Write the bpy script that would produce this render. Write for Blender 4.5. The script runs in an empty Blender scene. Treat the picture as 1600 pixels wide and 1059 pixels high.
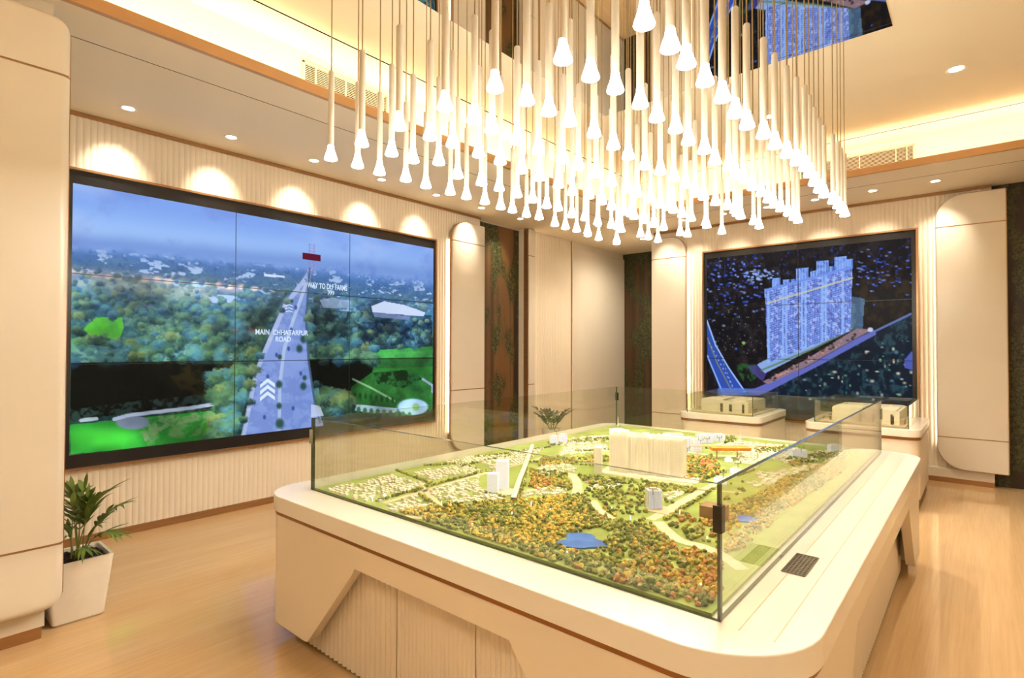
import bpy, bmesh, math, random
import numpy as np
from mathutils import Vector, Matrix

random.seed(7)
rng = np.random.default_rng(11)
sc = bpy.context.scene
COL = sc.collection
PI = math.pi

# ------------------------------------------------------------------ camera
EYE = np.array([0.0, 0.0, 1.512])
FPX = 858.2
YAW, PITCH, ROLL = math.radians(40.51), math.radians(0.903), math.radians(0.123)
fwd = np.array([-math.sin(YAW) * math.cos(PITCH), math.cos(YAW) * math.cos(PITCH), math.sin(PITCH)])
rgt = np.array([math.cos(YAW), math.sin(YAW), 0.0])
upv = np.cross(rgt, fwd)
rgt, upv = rgt * math.cos(ROLL) + upv * math.sin(ROLL), -rgt * math.sin(ROLL) + upv * math.cos(ROLL)
cam_d = bpy.data.cameras.new('camera')
cam = bpy.data.objects.new('camera', cam_d)
COL.objects.link(cam)
cam_d.sensor_fit = 'HORIZONTAL'
cam_d.sensor_width = 36.0
cam_d.lens = FPX / 1600 * 36.0
cam_d.clip_start = 0.02
m = Matrix.Identity(4)
for i in range(3):
    m[i][0], m[i][1], m[i][2], m[i][3] = rgt[i], upv[i], -fwd[i], EYE[i]
cam.matrix_world = m
sc.camera = cam

# ------------------------------------------------------------------ look
sc.view_settings.view_transform = 'Standard'
sc.view_settings.look = 'None'
sc.view_settings.gamma = 1.0
sc.view_settings.use_curve_mapping = False
EXPOSURE = 1.0
sc.view_settings.exposure = EXPOSURE
world = bpy.data.worlds.new('world')
sc.world = world
world.use_nodes = True
world.node_tree.nodes['Background'].inputs[0].default_value = (1.0, 0.85, 0.65, 1)
world.node_tree.nodes['Background'].inputs[1].default_value = 0.05

WARM = (1.0, 0.85, 0.60)       # colour of the cove strips
BULB = (1.0, 0.915, 0.775)       # colour of the pendant shades
BULB_STRENGTH = 14.5
LED_STRENGTH = 128.0         # the LED facing down inside each shade
COVE_STRENGTH = 33.0
SLAB_STRIP_STRENGTH = 7.0
SPOT_POWER = 24.0
DOWN_POWER = 110.0


def at(px, py, ax, val):
    """point of the photograph on the plane  axis ax = val"""
    d = rgt * ((px - 800) / FPX) - upv * ((py - 529.5) / FPX) + fwd
    t = (val - EYE[ax]) / d[ax]
    return EYE + t * d


def proj(x, y, z):
    q = np.stack([np.asarray(x, float) - EYE[0], np.asarray(y, float) - EYE[1], np.asarray(z, float) - EYE[2]], -1)
    w = q @ fwd
    return 800 + FPX * (q @ rgt) / w, 529.5 - FPX * (q @ upv) / w


# ------------------------------------------------------------------ materials
def s2l(c):
    return tuple(((v / 255) / 12.92 if v / 255 <= 0.04045 else ((v / 255 + 0.055) / 1.055) ** 2.4) for v in c)


def mat(name, col, rough=0.5, metal=0.0, emit=None, strength=0.0, noise=0.0, nscale=(20, 20, 20), bump=0.0, bscale=60, spec=0.5, coat=0.0):
    m = bpy.data.materials.new(name)
    m.use_nodes = True
    nt = m.node_tree
    b = nt.nodes['Principled BSDF']
    b.inputs['Base Color'].default_value = (*col, 1)
    b.inputs['Roughness'].default_value = rough
    b.inputs['Metallic'].default_value = metal
    b.inputs['Specular IOR Level'].default_value = spec
    if coat:
        b.inputs['Coat Weight'].default_value = coat
        b.inputs['Coat Roughness'].default_value = 0.08
    if emit:
        b.inputs['Emission Color'].default_value = (*emit, 1)
        b.inputs['Emission Strength'].default_value = strength
    tc = nt.nodes.new('ShaderNodeTexCoord')
    if noise:
        mp = nt.nodes.new('ShaderNodeMapping')
        mp.inputs['Scale'].default_value = nscale
        nz = nt.nodes.new('ShaderNodeTexNoise')
        nz.inputs['Scale'].default_value = 1.0
        nz.inputs['Detail'].default_value = 5
        rp = nt.nodes.new('ShaderNodeValToRGB')
        rp.color_ramp.elements[0].position = 0.3
        rp.color_ramp.elements[1].position = 0.7
        rp.color_ramp.elements[0].color = (*[max(0, v * (1 - noise)) for v in col], 1)
        rp.color_ramp.elements[1].color = (*[min(1, v * (1 + noise)) for v in col], 1)
        nt.links.new(tc.outputs['Object'], mp.inputs['Vector'])
        nt.links.new(mp.outputs['Vector'], nz.inputs['Vector'])
        nt.links.new(nz.outputs['Fac'], rp.inputs['Fac'])
        nt.links.new(rp.outputs['Color'], b.inputs['Base Color'])
    if bump:
        n2 = nt.nodes.new('ShaderNodeTexNoise')
        n2.inputs['Scale'].default_value = bscale
        bp = nt.nodes.new('ShaderNodeBump')
        bp.inputs['Strength'].default_value = bump
        bp.inputs['Distance'].default_value = 0.002
        nt.links.new(tc.outputs['Object'], n2.inputs['Vector'])
        nt.links.new(n2.outputs['Fac'], bp.inputs['Height'])
        nt.links.new(bp.outputs['Normal'], b.inputs['Normal'])
    return m


M = {}
M['wall'] = mat('cream_wall', (0.80, 0.72, 0.60), 0.45, noise=0.02, nscale=(3, 3, 3))
M['flute'] = mat('cream_fluted_panel', (0.80, 0.71, 0.58), 0.4, noise=0.02, nscale=(2, 2, 2))
M['slab'] = mat('ivory_lacquer', (0.73, 0.665, 0.565), 0.28, noise=0.015, nscale=(2, 2, 2))
M['ceiling'] = mat('cream_ceiling', (0.80, 0.71, 0.56), 0.6, noise=0.015, nscale=(2, 2, 2))
M['bronze'] = mat('brushed_bronze', (0.42, 0.24, 0.12), 0.3, 0.8, noise=0.1, nscale=(4, 4, 60))
M['fascia'] = mat('bronze_fascia', (0.55, 0.31, 0.13), 0.4, 0.3, noise=0.05, nscale=(6, 6, 6))
M['dark_line'] = mat('shadow_gap', (0.012, 0.009, 0.006), 0.9, noise=0.1, spec=0.0)
M['grille_dark'] = mat('grille_gap_shade', (0.004, 0.003, 0.002), 0.9, noise=0.1, spec=0.0)  # black colour stands in for the shade between the slats
M['black'] = mat('black_bezel', (0.008, 0.008, 0.01), 0.3, noise=0.1)
M['white_gloss'] = mat('white_solid_surface', (0.86, 0.82, 0.75), 0.18, noise=0.01, nscale=(2, 2, 2))
M['body'] = mat('cream_lacquer', (0.82, 0.73, 0.60), 0.35, noise=0.015, nscale=(2, 2, 2))
M['copper_strip'] = mat('copper_strip', (0.30, 0.125, 0.04), 0.35, 0.5, noise=0.1, nscale=(3, 3, 3))
M['mirror'] = mat('mirror_ceiling', (0.90, 0.88, 0.84), 0.015, 1.0, noise=0.02, nscale=(1, 1, 1))
M['tube'] = mat('white_tube', (0.66, 0.61, 0.52), 0.4, noise=0.01)
M['cable'] = mat('brass_cable', (0.36, 0.27, 0.14), 0.4, 0.5, noise=0.1)
M['shade'] = mat('lit_acrylic_shade', (0.9, 0.85, 0.75), 0.3, emit=BULB, strength=BULB_STRENGTH, noise=0.01)
M['led'] = mat('pendant_led', (0.9, 0.9, 0.85), 0.3, emit=BULB, strength=LED_STRENGTH, noise=0.01)
M['strip'] = mat('led_strip', (0.9, 0.85, 0.7), 0.4, emit=WARM, strength=COVE_STRENGTH, noise=0.01)
M['slab_strip'] = mat('led_edge_strip', (0.9, 0.85, 0.7), 0.4, emit=(1, 0.83, 0.58), strength=SLAB_STRIP_STRENGTH, noise=0.01)
M['lens'] = mat('lamp_lens', (0.9, 0.9, 0.85), 0.3, emit=(1, 0.9, 0.75), strength=14.0, noise=0.01)
M['ring'] = mat('white_trim_ring', (0.85, 0.8, 0.7), 0.4, noise=0.01)
M['grille'] = mat('grille_paint', (0.72, 0.62, 0.46), 0.5, noise=0.02)
M['pot'] = mat('white_ceramic', (0.80, 0.74, 0.66), 0.35, noise=0.02)
M['soil'] = mat('soil', (0.022, 0.010, 0.006), 0.95, noise=0.6, nscale=(60, 60, 60), bump=1.0, bscale=80)
M['leaf'] = mat('palm_leaf', (0.13, 0.20, 0.03), 0.4, noise=0.45, nscale=(8, 8, 8))
M['dark_leaf'] = mat('dark_leaf', (0.035, 0.065, 0.012), 0.4, noise=0.4, nscale=(8, 8, 8))
M['stem'] = mat('palm_stem', (0.20, 0.22, 0.05), 0.5, noise=0.25, nscale=(20, 20, 20))
M['edge'] = mat('glass_edge', (0.075, 0.10, 0.06), 0.12, noise=0.1)
M['chrome'] = mat('steel_clip', (0.45, 0.42, 0.36), 0.2, 1.0, noise=0.05)
M['dark_metal'] = mat('dark_clip', (0.05, 0.05, 0.04), 0.3, 0.8, noise=0.1)
M['plinth'] = mat('brown_plinth', (0.16, 0.075, 0.03), 0.4, noise=0.1)
# model
M['m_grass'] = mat('model_turf', (0.30, 0.38, 0.09), 0.9, noise=0.2, nscale=(6, 6, 6), bump=0.5, bscale=300)
M['m_white'] = mat('model_white', (0.80, 0.75, 0.63), 0.5, noise=0.02)
M['m_road'] = mat('model_road', (0.62, 0.50, 0.34), 0.7, noise=0.08, nscale=(20, 20, 20))
M['m_brown'] = mat('model_brown', (0.26, 0.15, 0.07), 0.6, noise=0.05)
M['m_orange'] = mat('model_orange', (0.75, 0.30, 0.03), 0.5, noise=0.05)
M['m_rust'] = mat('model_terracotta', (0.55, 0.20, 0.07), 0.6, noise=0.1)
M['m_water'] = mat('model_water', (0.06, 0.22, 0.75), 0.08, noise=0.25, nscale=(12, 12, 12))
M['m_dark'] = mat('model_dark', (0.06, 0.05, 0.04), 0.6, noise=0.1)
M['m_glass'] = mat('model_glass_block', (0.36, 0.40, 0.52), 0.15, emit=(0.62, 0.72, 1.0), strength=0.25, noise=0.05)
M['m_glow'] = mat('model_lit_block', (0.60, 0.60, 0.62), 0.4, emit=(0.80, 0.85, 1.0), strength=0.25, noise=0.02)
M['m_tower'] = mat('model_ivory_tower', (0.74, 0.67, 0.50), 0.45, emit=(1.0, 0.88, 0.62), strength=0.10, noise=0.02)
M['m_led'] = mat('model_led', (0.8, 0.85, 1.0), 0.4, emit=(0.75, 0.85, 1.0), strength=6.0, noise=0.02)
TREE_COLS = [(0.12, 0.15, 0.03), (0.27, 0.28, 0.055), (0.50, 0.36, 0.07), (0.40, 0.19, 0.055), (0.33, 0.29, 0.12)]
for i, c in enumerate(TREE_COLS):
    M['tree%d' % i] = mat('model_tree_%d' % i, c, 0.95, noise=0.55, nscale=(90, 90, 90))


def glass_mat():
    m = bpy.data.materials.new('clear_glass')
    m.use_nodes = True
    nt = m.node_tree
    nt.nodes.clear()
    out = nt.nodes.new('ShaderNodeOutputMaterial')
    mix = nt.nodes.new('ShaderNodeMixShader')
    tr = nt.nodes.new('ShaderNodeBsdfTransparent')
    gl = nt.nodes.new('ShaderNodeBsdfGlossy')
    lw = nt.nodes.new('ShaderNodeLayerWeight')
    pw = nt.nodes.new('ShaderNodeMath')
    fr = nt.nodes.new('ShaderNodeMath')
    nz = nt.nodes.new('ShaderNodeTexNoise')
    rp = nt.nodes.new('ShaderNodeValToRGB')
    nz.inputs['Scale'].default_value = 2.0
    rp.color_ramp.elements[0].color = (0.925, 0.935, 0.885, 1)
    rp.color_ramp.elements[1].color = (0.945, 0.955, 0.905, 1)
    nt.links.new(nz.outputs['Fac'], rp.inputs['Fac'])
    nt.links.new(rp.outputs['Color'], tr.inputs['Color'])
    gl.inputs['Roughness'].default_value = 0.0
    gl.inputs['Color'].default_value = (1, 1, 1, 1)
    # Schlick reflectance, the same from both sides of the sheet
    lw.inputs['Blend'].default_value = 0.5
    pw.operation = 'POWER'
    pw.inputs[1].default_value = 5.0
    fr.operation = 'MULTIPLY_ADD'
    fr.inputs[1].default_value = 0.96
    fr.inputs[2].default_value = 0.04
    nt.links.new(lw.outputs['Facing'], pw.inputs[0])
    nt.links.new(pw.outputs[0], fr.inputs[0])
    nt.links.new(fr.outputs[0], mix.inputs[0])
    nt.links.new(tr.outputs[0], mix.inputs[1])
    nt.links.new(gl.outputs[0], mix.inputs[2])
    nt.links.new(mix.outputs[0], out.inputs['Surface'])
    return m


M['glass'] = glass_mat()


def floor_mat():
    m = bpy.data.materials.new('polished_vein_marble')
    m.use_nodes = True
    nt = m.node_tree
    b = nt.nodes['Principled BSDF']
    tc = nt.nodes.new('ShaderNodeTexCoord')

    def layer(scale, detail, c0, c1, p0, p1):
        mp = nt.nodes.new('ShaderNodeMapping')
        mp.inputs['Scale'].default_value = scale
        nz = nt.nodes.new('ShaderNodeTexNoise')
        nz.inputs['Scale'].default_value = 1
        nz.inputs['Detail'].default_value = detail
        nz.inputs['Roughness'].default_value = 0.6
        rp = nt.nodes.new('ShaderNodeValToRGB')
        rp.color_ramp.elements[0].position, rp.color_ramp.elements[1].position = p0, p1
        rp.color_ramp.elements[0].color, rp.color_ramp.elements[1].color = (*c0, 1), (*c1, 1)
        nt.links.new(tc.outputs['Object'], mp.inputs[0])
        nt.links.new(mp.outputs[0], nz.inputs['Vector'])
        nt.links.new(nz.outputs['Fac'], rp.inputs[0])
        return rp
    a = layer((5, 0.35, 1), 8, (0.60, 0.40, 0.205), (0.72, 0.50, 0.275), 0.25, 0.75)
    c = layer((70, 1.8, 1), 6, (0.86, 0.84, 0.80), (1.0, 1.0, 1.0), 0.35, 0.6)
    mx = nt.nodes.new('ShaderNodeMix')
    mx.data_type = 'RGBA'
    mx.blend_type = 'MULTIPLY'
    mx.inputs[0].default_value = 0.6
    nt.links.new(a.outputs[0], mx.inputs[6])
    nt.links.new(c.outputs[0], mx.inputs[7])
    nt.links.new(mx.outputs[2], b.inputs['Base Color'])
    b.inputs['Roughness'].default_value = 0.09
    b.inputs['Specular IOR Level'].default_value = 0.5
    return m


M['floor'] = floor_mat()


def mural_mat(name, dim):
    """printed forest: brown trunks standing upright between dark foliage"""
    m = bpy.data.materials.new(name)
    m.use_nodes = True
    nt = m.node_tree
    b = nt.nodes['Principled BSDF']
    tc = nt.nodes.new('ShaderNodeTexCoord')

    def noise(scale, detail, dist=0.0):
        mp = nt.nodes.new('ShaderNodeMapping')
        mp.inputs['Scale'].default_value = scale
        nz = nt.nodes.new('ShaderNodeTexNoise')
        nz.inputs['Scale'].default_value = 1
        nz.inputs['Detail'].default_value = detail
        nz.inputs['Distortion'].default_value = dist
        nt.links.new(tc.outputs['Object'], mp.inputs[0])
        nt.links.new(mp.outputs[0], nz.inputs['Vector'])
        return nz

    def ramp(src, stops):
        rp = nt.nodes.new('ShaderNodeValToRGB')
        while len(rp.color_ramp.elements) < len(stops):
            rp.color_ramp.elements.new(0.5)
        for e, (p, c) in zip(rp.color_ramp.elements, stops):
            e.position = p
            e.color = (*c, 1)
        nt.links.new(src, rp.inputs[0])
        return rp
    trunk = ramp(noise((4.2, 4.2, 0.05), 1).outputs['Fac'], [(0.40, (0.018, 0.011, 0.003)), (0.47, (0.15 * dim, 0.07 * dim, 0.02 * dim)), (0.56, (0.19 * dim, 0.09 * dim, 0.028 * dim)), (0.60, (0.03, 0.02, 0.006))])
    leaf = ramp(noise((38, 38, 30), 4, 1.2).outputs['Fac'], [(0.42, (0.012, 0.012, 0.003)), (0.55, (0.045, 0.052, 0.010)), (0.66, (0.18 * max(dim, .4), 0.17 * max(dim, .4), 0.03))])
    mask = ramp(noise((3.0, 3.0, 1.3), 3).outputs['Fac'], [(0.47, (0, 0, 0)), (0.56, (1, 1, 1))])
    mx = nt.nodes.new('ShaderNodeMix')
    mx.data_type = 'RGBA'
    nt.links.new(mask.outputs[0], mx.inputs[0])
    nt.links.new(trunk.outputs[0], mx.inputs[6])
    nt.links.new(leaf.outputs[0], mx.inputs[7])
    nt.links.new(mx.outputs[2], b.inputs['Base Color'])
    b.inputs['Roughness'].default_value = 0.45
    return m


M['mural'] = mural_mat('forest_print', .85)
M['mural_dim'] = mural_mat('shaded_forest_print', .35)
M['mural_dark'] = mural_mat('dark_forest_print', .12)  # dark foliage print, its lack of light also put into the colour


def screen_mat():
    m = bpy.data.materials.new('lit_display')
    m.use_nodes = True
    nt = m.node_tree
    b = nt.nodes['Principled BSDF']
    at_ = nt.nodes.new('ShaderNodeAttribute')
    at_.attribute_name = 'picture'
    b.inputs['Base Color'].default_value = (0.004, 0.004, 0.005, 1)
    b.inputs['Roughness'].default_value = 0.3
    b.inputs['Specular IOR Level'].default_value = 0.06
    b.inputs['Emission Strength'].default_value = 1.0
    nt.links.new(at_.outputs['Color'], b.inputs['Emission Color'])
    return m


M['screen'] = screen_mat()
M['caption'] = mat('lit_caption', (0.02, 0.02, 0.02), 0.4, spec=0.05, emit=s2l((215, 235, 255)), strength=1.0 / 2 ** EXPOSURE, noise=0.01)
M['sign_red'] = mat('lit_sign', (0.02, 0.0, 0.0), 0.4, spec=0.05, emit=s2l((88, 24, 48)), strength=1.0 / 2 ** EXPOSURE, noise=0.01)
M['sign_line'] = mat('lit_mast', (0.02, 0.0, 0.0), 0.4, spec=0.05, emit=s2l((150, 120, 190)), strength=1.0 / 2 ** EXPOSURE, noise=0.01)


# ------------------------------------------------------------------ geometry helpers
def tag(o, label=None, cat=None, group=None, kind=None):
    if label: o['label'] = label
    if cat: o['category'] = cat
    if group: o['group'] = group
    if kind: o['kind'] = kind
    return o


def link_mesh(name, me, m, parent=None):
    o = bpy.data.objects.new(name, me)
    if m is not None and not me.materials:
        me.materials.append(m)
    COL.objects.link(o)
    if parent is not None:
        o.parent = parent
    return o


def empty(name, loc=(0, 0, 0), rz=0.0):
    o = bpy.data.objects.new(name, None)
    o.location = loc
    o.rotation_euler = (0, 0, rz)
    o.empty_display_size = 0.05
    COL.objects.link(o)
    return o


class MB:
    def __init__(s):
        s.v, s.f = [], []

    def add(s, vs, fs):
        n = len(s.v)
        s.v += [tuple(map(float, p)) for p in vs]
        s.f += [tuple(i + n for i in f) for f in fs]
        return s

    def box(s, x0, x1, y0, y1, z0, z1):
        vs = [(x, y, z) for z in (z0, z1) for y in (y0, y1) for x in (x0, x1)]
        return s.add(vs, [(0, 2, 3, 1), (4, 5, 7, 6), (0, 1, 5, 4), (2, 6, 7, 3), (0, 4, 6, 2), (1, 3, 7, 5)])

    def prism(s, pts, z0, z1):
        n = len(pts)
        vs = [(x, y, z0) for x, y in pts] + [(x, y, z1) for x, y in pts]
        fs = [tuple(range(n))[::-1], tuple(range(n, 2 * n))]
        fs += [(i, (i + 1) % n, (i + 1) % n + n, i + n) for i in range(n)]
        return s.add(vs, fs)

    def lathe(s, prof, n=16, c=(0, 0, 0), cap=True):
        vs, fs = [], []
        for r, z in prof:
            for k in range(n):
                a = 2 * PI * k / n
                vs.append((c[0] + r * math.cos(a), c[1] + r * math.sin(a), c[2] + z))
        for i in range(len(prof) - 1):
            for k in range(n):
                a, b = i * n + k, i * n + (k + 1) % n
                fs.append((a, b, b + n, a + n))
        if cap:
            fs.append(tuple(range(n))[::-1])
            fs.append(tuple(range((len(prof) - 1) * n, len(prof) * n)))
        return s.add(vs, fs)

    def tube(s, path, radii, n=6):
        P = [Vector(p) for p in path]
        vs, fs = [], []
        for i, p in enumerate(P):
            t = (P[min(i + 1, len(P) - 1)] - P[max(i - 1, 0)]).normalized()
            a = t.cross(Vector((0.13, 0.9, 0.4))).normalized()
            b = t.cross(a)
            r = radii[i] if hasattr(radii, '__len__') else radii
            for k in range(n):
                q = 2 * PI * k / n
                vs.append(p + a * (r * math.cos(q)) + b * (r * math.sin(q)))
        for i in range(len(P) - 1):
            for k in range(n):
                a, b = i * n + k, i * n + (k + 1) % n
                fs.append((a, b, b + n, a + n))
        fs.append(tuple(range(n))[::-1])
        fs.append(tuple(range((len(P) - 1) * n, len(P) * n)))
        return s.add(vs, fs)

    def xf(s, fn):
        s.v = [tuple(fn(p)) for p in s.v]
        return s

    def mesh(s, name, smooth=False, angle=None):
        me = bpy.data.meshes.new(name)
        me.from_pydata(s.v, [], s.f)
        bm = bmesh.new()
        bm.from_mesh(me)
        bmesh.ops.recalc_face_normals(bm, faces=bm.faces)
        bm.to_mesh(me)
        bm.free()
        if smooth:
            me.shade_smooth()
            if angle:
                me.set_sharp_from_angle(angle=math.radians(angle))
        return me

    def build(s, name, m, parent=None, smooth=False, angle=40, bevel=0.0):
        o = link_mesh(name, s.mesh(name, smooth, angle), m, parent)
        if bevel:
            b = o.modifiers.new('bevel', 'BEVEL')
            b.width = bevel
            b.segments = 2
            b.limit_method = 'ANGLE'
        return o


def rrect(x0, x1, y0, y1, r, n=8):
    """rounded rectangle, counter-clockwise; r = one radius or four (x0y0, x1y0, x1y1, x0y1)"""
    rs = r if hasattr(r, '__len__') else (r,) * 4
    pts = []
    for (cx, cy, a0), q in zip(((x0, y0, PI), (x1, y0, 1.5 * PI), (x1, y1, 0), (x0, y1, 0.5 * PI)), rs):
        sx = cx + (q if cx == x0 else -q)
        sy = cy + (q if cy == y0 else -q)
        for k in range(n + 1):
            a = a0 + 0.5 * PI * k / n
            pts.append((sx + q * math.cos(a), sy + q * math.sin(a)))
    return pts


# ================================================================== SETTING
XL, YR = -5.27, 8.0            # left wall plane, far wall plane
ZS, ZC = 3.317, 3.77           # soffit and upper ceiling
LIPX, LIPY = -3.60, 6.69       # edges of the lowered soffit
CWX, CWY = -3.915, 7.22        # back walls of the cove
ROOM_R, ROOM_B, ROOM_F = 3.2, -3.2, 9.5
TRAY_R, TRAY_B = 2.0, -1.6
BLOCK_Y = 0.61                 # far end of the pillar block on the left

tag(MB().box(-5.6, ROOM_R + .1, ROOM_B - .1, ROOM_F + .1, -0.1, 0).build('floor', M['floor']), kind='structure')
# upper ceiling with the mirror let in
MX0, MX1, MY0, MY1 = -2.76, -0.451, 1.20, 4.615
c = MB()
ceil = tag(c.box(CWX - .1, TRAY_R + .4, TRAY_B - .4, CWY + .1, ZC, ZC + .08).build('ceiling', M['ceiling']), kind='structure')
mir = MB().box(MX0, MX1, MY0, MY1, ZC - .006, ZC + .001).build('mirror_panel', M['mirror'], ceil)
g = MB()
gx, gy = at(400, 1.3, 2, ZC)[0], at(1400, 202, 2, ZC)[1]
g.box(gx - .006, gx + .006, TRAY_B, gy, ZC - .002, ZC + .01)
g.box(gx, TRAY_R, gy - .006, gy + .006, ZC - .002, ZC + .01)
g.build('shadow_gap', M['dark_line'], ceil)
# soffit (lowered ceiling ring), its lip and the cove walls
s = MB()
s.box(-5.6, LIPX, ROOM_B, ROOM_F, ZS, ZS + .03)
s.box(LIPX, ROOM_R, LIPY, ROOM_F, ZS, ZS + .03)
s.box(LIPX, ROOM_R, ROOM_B, TRAY_B, ZS, ZS + .03)
s.box(TRAY_R, ROOM_R, TRAY_B, LIPY, ZS, ZS + .03)
sof = tag(s.build('ceiling_soffit', M['ceiling']), kind='structure')
f = MB()
f.box(LIPX - .03, LIPX + .006, TRAY_B, LIPY, ZS - .001, ZS + .071)
f.box(LIPX, TRAY_R, LIPY - .006, LIPY + .03, ZS - .001, ZS + .071)
f.box(LIPX, TRAY_R, TRAY_B - .03, TRAY_B, ZS - .001, ZS + .071)
f.box(TRAY_R, TRAY_R + .03, TRAY_B, LIPY, ZS - .001, ZS + .071)
fl = MB()  # unseen shelf, added to cut the cove light off near the groove
fl.box(LIPX - .062, LIPX - .03, TRAY_B, LIPY, ZS + .064, ZS + .070)
fl.box(LIPX, TRAY_R, LIPY + .03, LIPY + .062, ZS + .064, ZS + .070)
fl.build('light_cutoff_shelf', M['fascia'], sof)
f.build('fascia', M['fascia'], sof)
w = MB()
w.box(CWX - .05, CWX, TRAY_B - .35, CWY + .05, ZS + .03, ZC)
w.box(CWX, TRAY_R + .35, CWY, CWY + .05, ZS + .03, ZC)
w.box(CWX, TRAY_R + .35, TRAY_B - .4, TRAY_B - .35, ZS + .03, ZC)
w.box(TRAY_R + .35, TRAY_R + .4, TRAY_B - .35, CWY, ZS + .03, ZC)
w.build('cove_wall', M['ceiling'], sof)
gsx = at(400, 155.2, 2, ZS)[0]
gsy = at(1450, 274.5, 2, ZS)[1]
g = MB()
g.box(gsx - .003, gsx + .003, ROOM_B, gsy, ZS - .001, ZS + .005)
g.box(gsx, ROOM_R, gsy - .003, gsy + .003, ZS - .001, ZS + .005)
g.build('shadow_gap', M['dark_line'], sof)

# LED strips lying in the cove trough
for x0, x1, y0, y1 in ((LIPX - .075, LIPX - .055, TRAY_B, LIPY), (LIPX, TRAY_R, LIPY + .055, LIPY + .075), (TRAY_R + .055, TRAY_R + .075, TRAY_B, LIPY),
                       (LIPX, TRAY_R, TRAY_B - .075, TRAY_B - .055)):
    MB().box(x0, x1, y0, y1, ZS + .032, ZS + .044).build('led_strip', M['strip'], sof)


def fluted(parent, axis, plane, u0, u1, z0, z1, out, width=0.9, pitch=0.045, depth=0.007, name='fluted_panel', m='flute'):
    """panels of rounded vertical flutes; axis 'y' runs along y on plane x, axis 'x' along x on plane y; out = +-1"""
    n = max(1, round((u1 - u0) / width))
    for i in range(n):
        a, b = u0 + (u1 - u0) * i / n, u0 + (u1 - u0) * (i + 1) / n
        k = max(1, round((b - a) / pitch))
        pr = []
        for j in range(k):
            for t, d in ((0, 0), (.12, .42), (.3, .88), (.5, 1), (.7, .88), (.88, .42)):
                pr.append((a + (b - a) * (j + t) / k, d))
        pr.append((b, 0))
        if axis == 'y':
            vs = [(plane + out * depth * d, u, z) for z in (z0, z1) for u, d in pr]
        else:
            vs = [(u, plane + out * depth * d, z) for z in (z0, z1) for u, d in pr]
        q = len(pr)
        me = MB().add(vs, [(j, j + 1, j + 1 + q, j + q) for j in range(q - 1)])
        mesh = bpy.data.meshes.new(name)
        flip = (axis == 'y') != (out > 0)
        mesh.from_pydata(me.v, [], [f_[::-1] for f_ in me.f] if flip else me.f)
        mesh.shade_smooth()
        mesh.set_sharp_from_angle(angle=math.radians(50))
        link_mesh(name, mesh, M[m], parent)


# left wall
wl = tag(MB().box(XL - .3, XL, ROOM_B, 5.48, 0, ZS).build('wall_left', M['wall']), kind='structure')
fluted(wl, 'y', XL, BLOCK_Y, 5.48, 0.055, ZS - .03, 1)
MB().box(XL, XL + .018, BLOCK_Y, 5.48, ZS - .034, ZS - .001).build('wall_trim', M['bronze'], wl)
tag(MB().box(XL, XL + .02, BLOCK_Y, 5.48, 0, .06).build('baseboard_left', M['bronze']), kind='structure')
# pillar block in the left foreground
PX = -3.62
pl = tag(MB().box(XL, PX - .09, ROOM_B, BLOCK_Y, 0.065, ZS).build('wall_pillar', M['slab']), kind='structure')
tag(MB().box(XL, PX - .10, ROOM_B, BLOCK_Y - .01, 0, .065).build('baseboard_pillar', M['bronze']), kind='structure')
# niche with the printed forest between the wall panels
ny0, ny1, ny2, ny3 = 5.48, 6.44, 6.60, 7.70
wn = tag(MB().box(XL - .3, XL - .12, ny0, ny1, 0, ZS).build('wall_niche', M['wall']), kind='structure')
MB().box(XL - .12, XL - .10, ny0, ny1, 0.05, ZS - .02).build('forest_mural', M['mural'], wn)
wb = tag(MB().box(XL - .3, XL, ny1, ROOM_F, 0, ZS).build('wall_corner', M['wall']), kind='structure')
fluted(wb, 'y', XL, ny2, ny3, 0.055, ZS - .01, 1, width=1.1)
MB().box(XL, XL + .03, ny3 + .01, ROOM_F - .02, 0.055, ZS - .10).build('smooth_panel', M['slab'], wb, bevel=.004)
MB().box(XL, XL + .014, ny3 + .0, ny3 + .01, 0.055, ZS).build('panel_joint', M['bronze'], wb)
MB().box(XL, XL + .02, ny1, ROOM_F, 0, .055).build('baseboard', M['bronze'], wb)
# recess beyond the far wall
FX0, FX1 = -3.90, 0.10
we = tag(MB().box(XL, ROOM_R, ROOM_F, ROOM_F + .1, 0, ZS).build('wall_recess', M['wall']), kind='structure')
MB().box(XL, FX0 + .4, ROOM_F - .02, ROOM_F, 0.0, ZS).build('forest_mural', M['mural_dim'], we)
# far wall
wf = tag(MB().box(FX0, FX1, YR, YR + .3, 0, ZS).build('wall_far', M['wall']), kind='structure')
fluted(wf, 'x', YR, FX0 + .3, FX1, 0.16, ZS - .035, -1)
MB().box(FX0, FX1, YR - .018, YR, ZS - .034, ZS - .001).build('wall_trim', M['bronze'], wf)
pb = MB().box(FX0, FX1, YR - .06, YR, 0.055, .16).build('base_ledge', M['slab'], wf, bevel=.006)
tag(MB().box(FX0, FX1, YR - .05, YR, 0, .055).build('baseboard_far', M['bronze']), kind='structure')
wm = tag(MB().box(FX1, ROOM_R, YR + .10, YR + .3, 0, ZS).build('wall_far_right', M['wall']), kind='structure')
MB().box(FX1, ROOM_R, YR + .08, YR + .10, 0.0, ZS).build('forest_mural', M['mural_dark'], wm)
tag(MB().box(ROOM_R, ROOM_R + .1, ROOM_B, ROOM_F, 0, ZS).build('wall_right', M['wall']), kind='structure')
tag(MB().box(XL, ROOM_R, ROOM_B - .1, ROOM_B, 0, ZS).build('wall_back', M['wall']), kind='structure')


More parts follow.
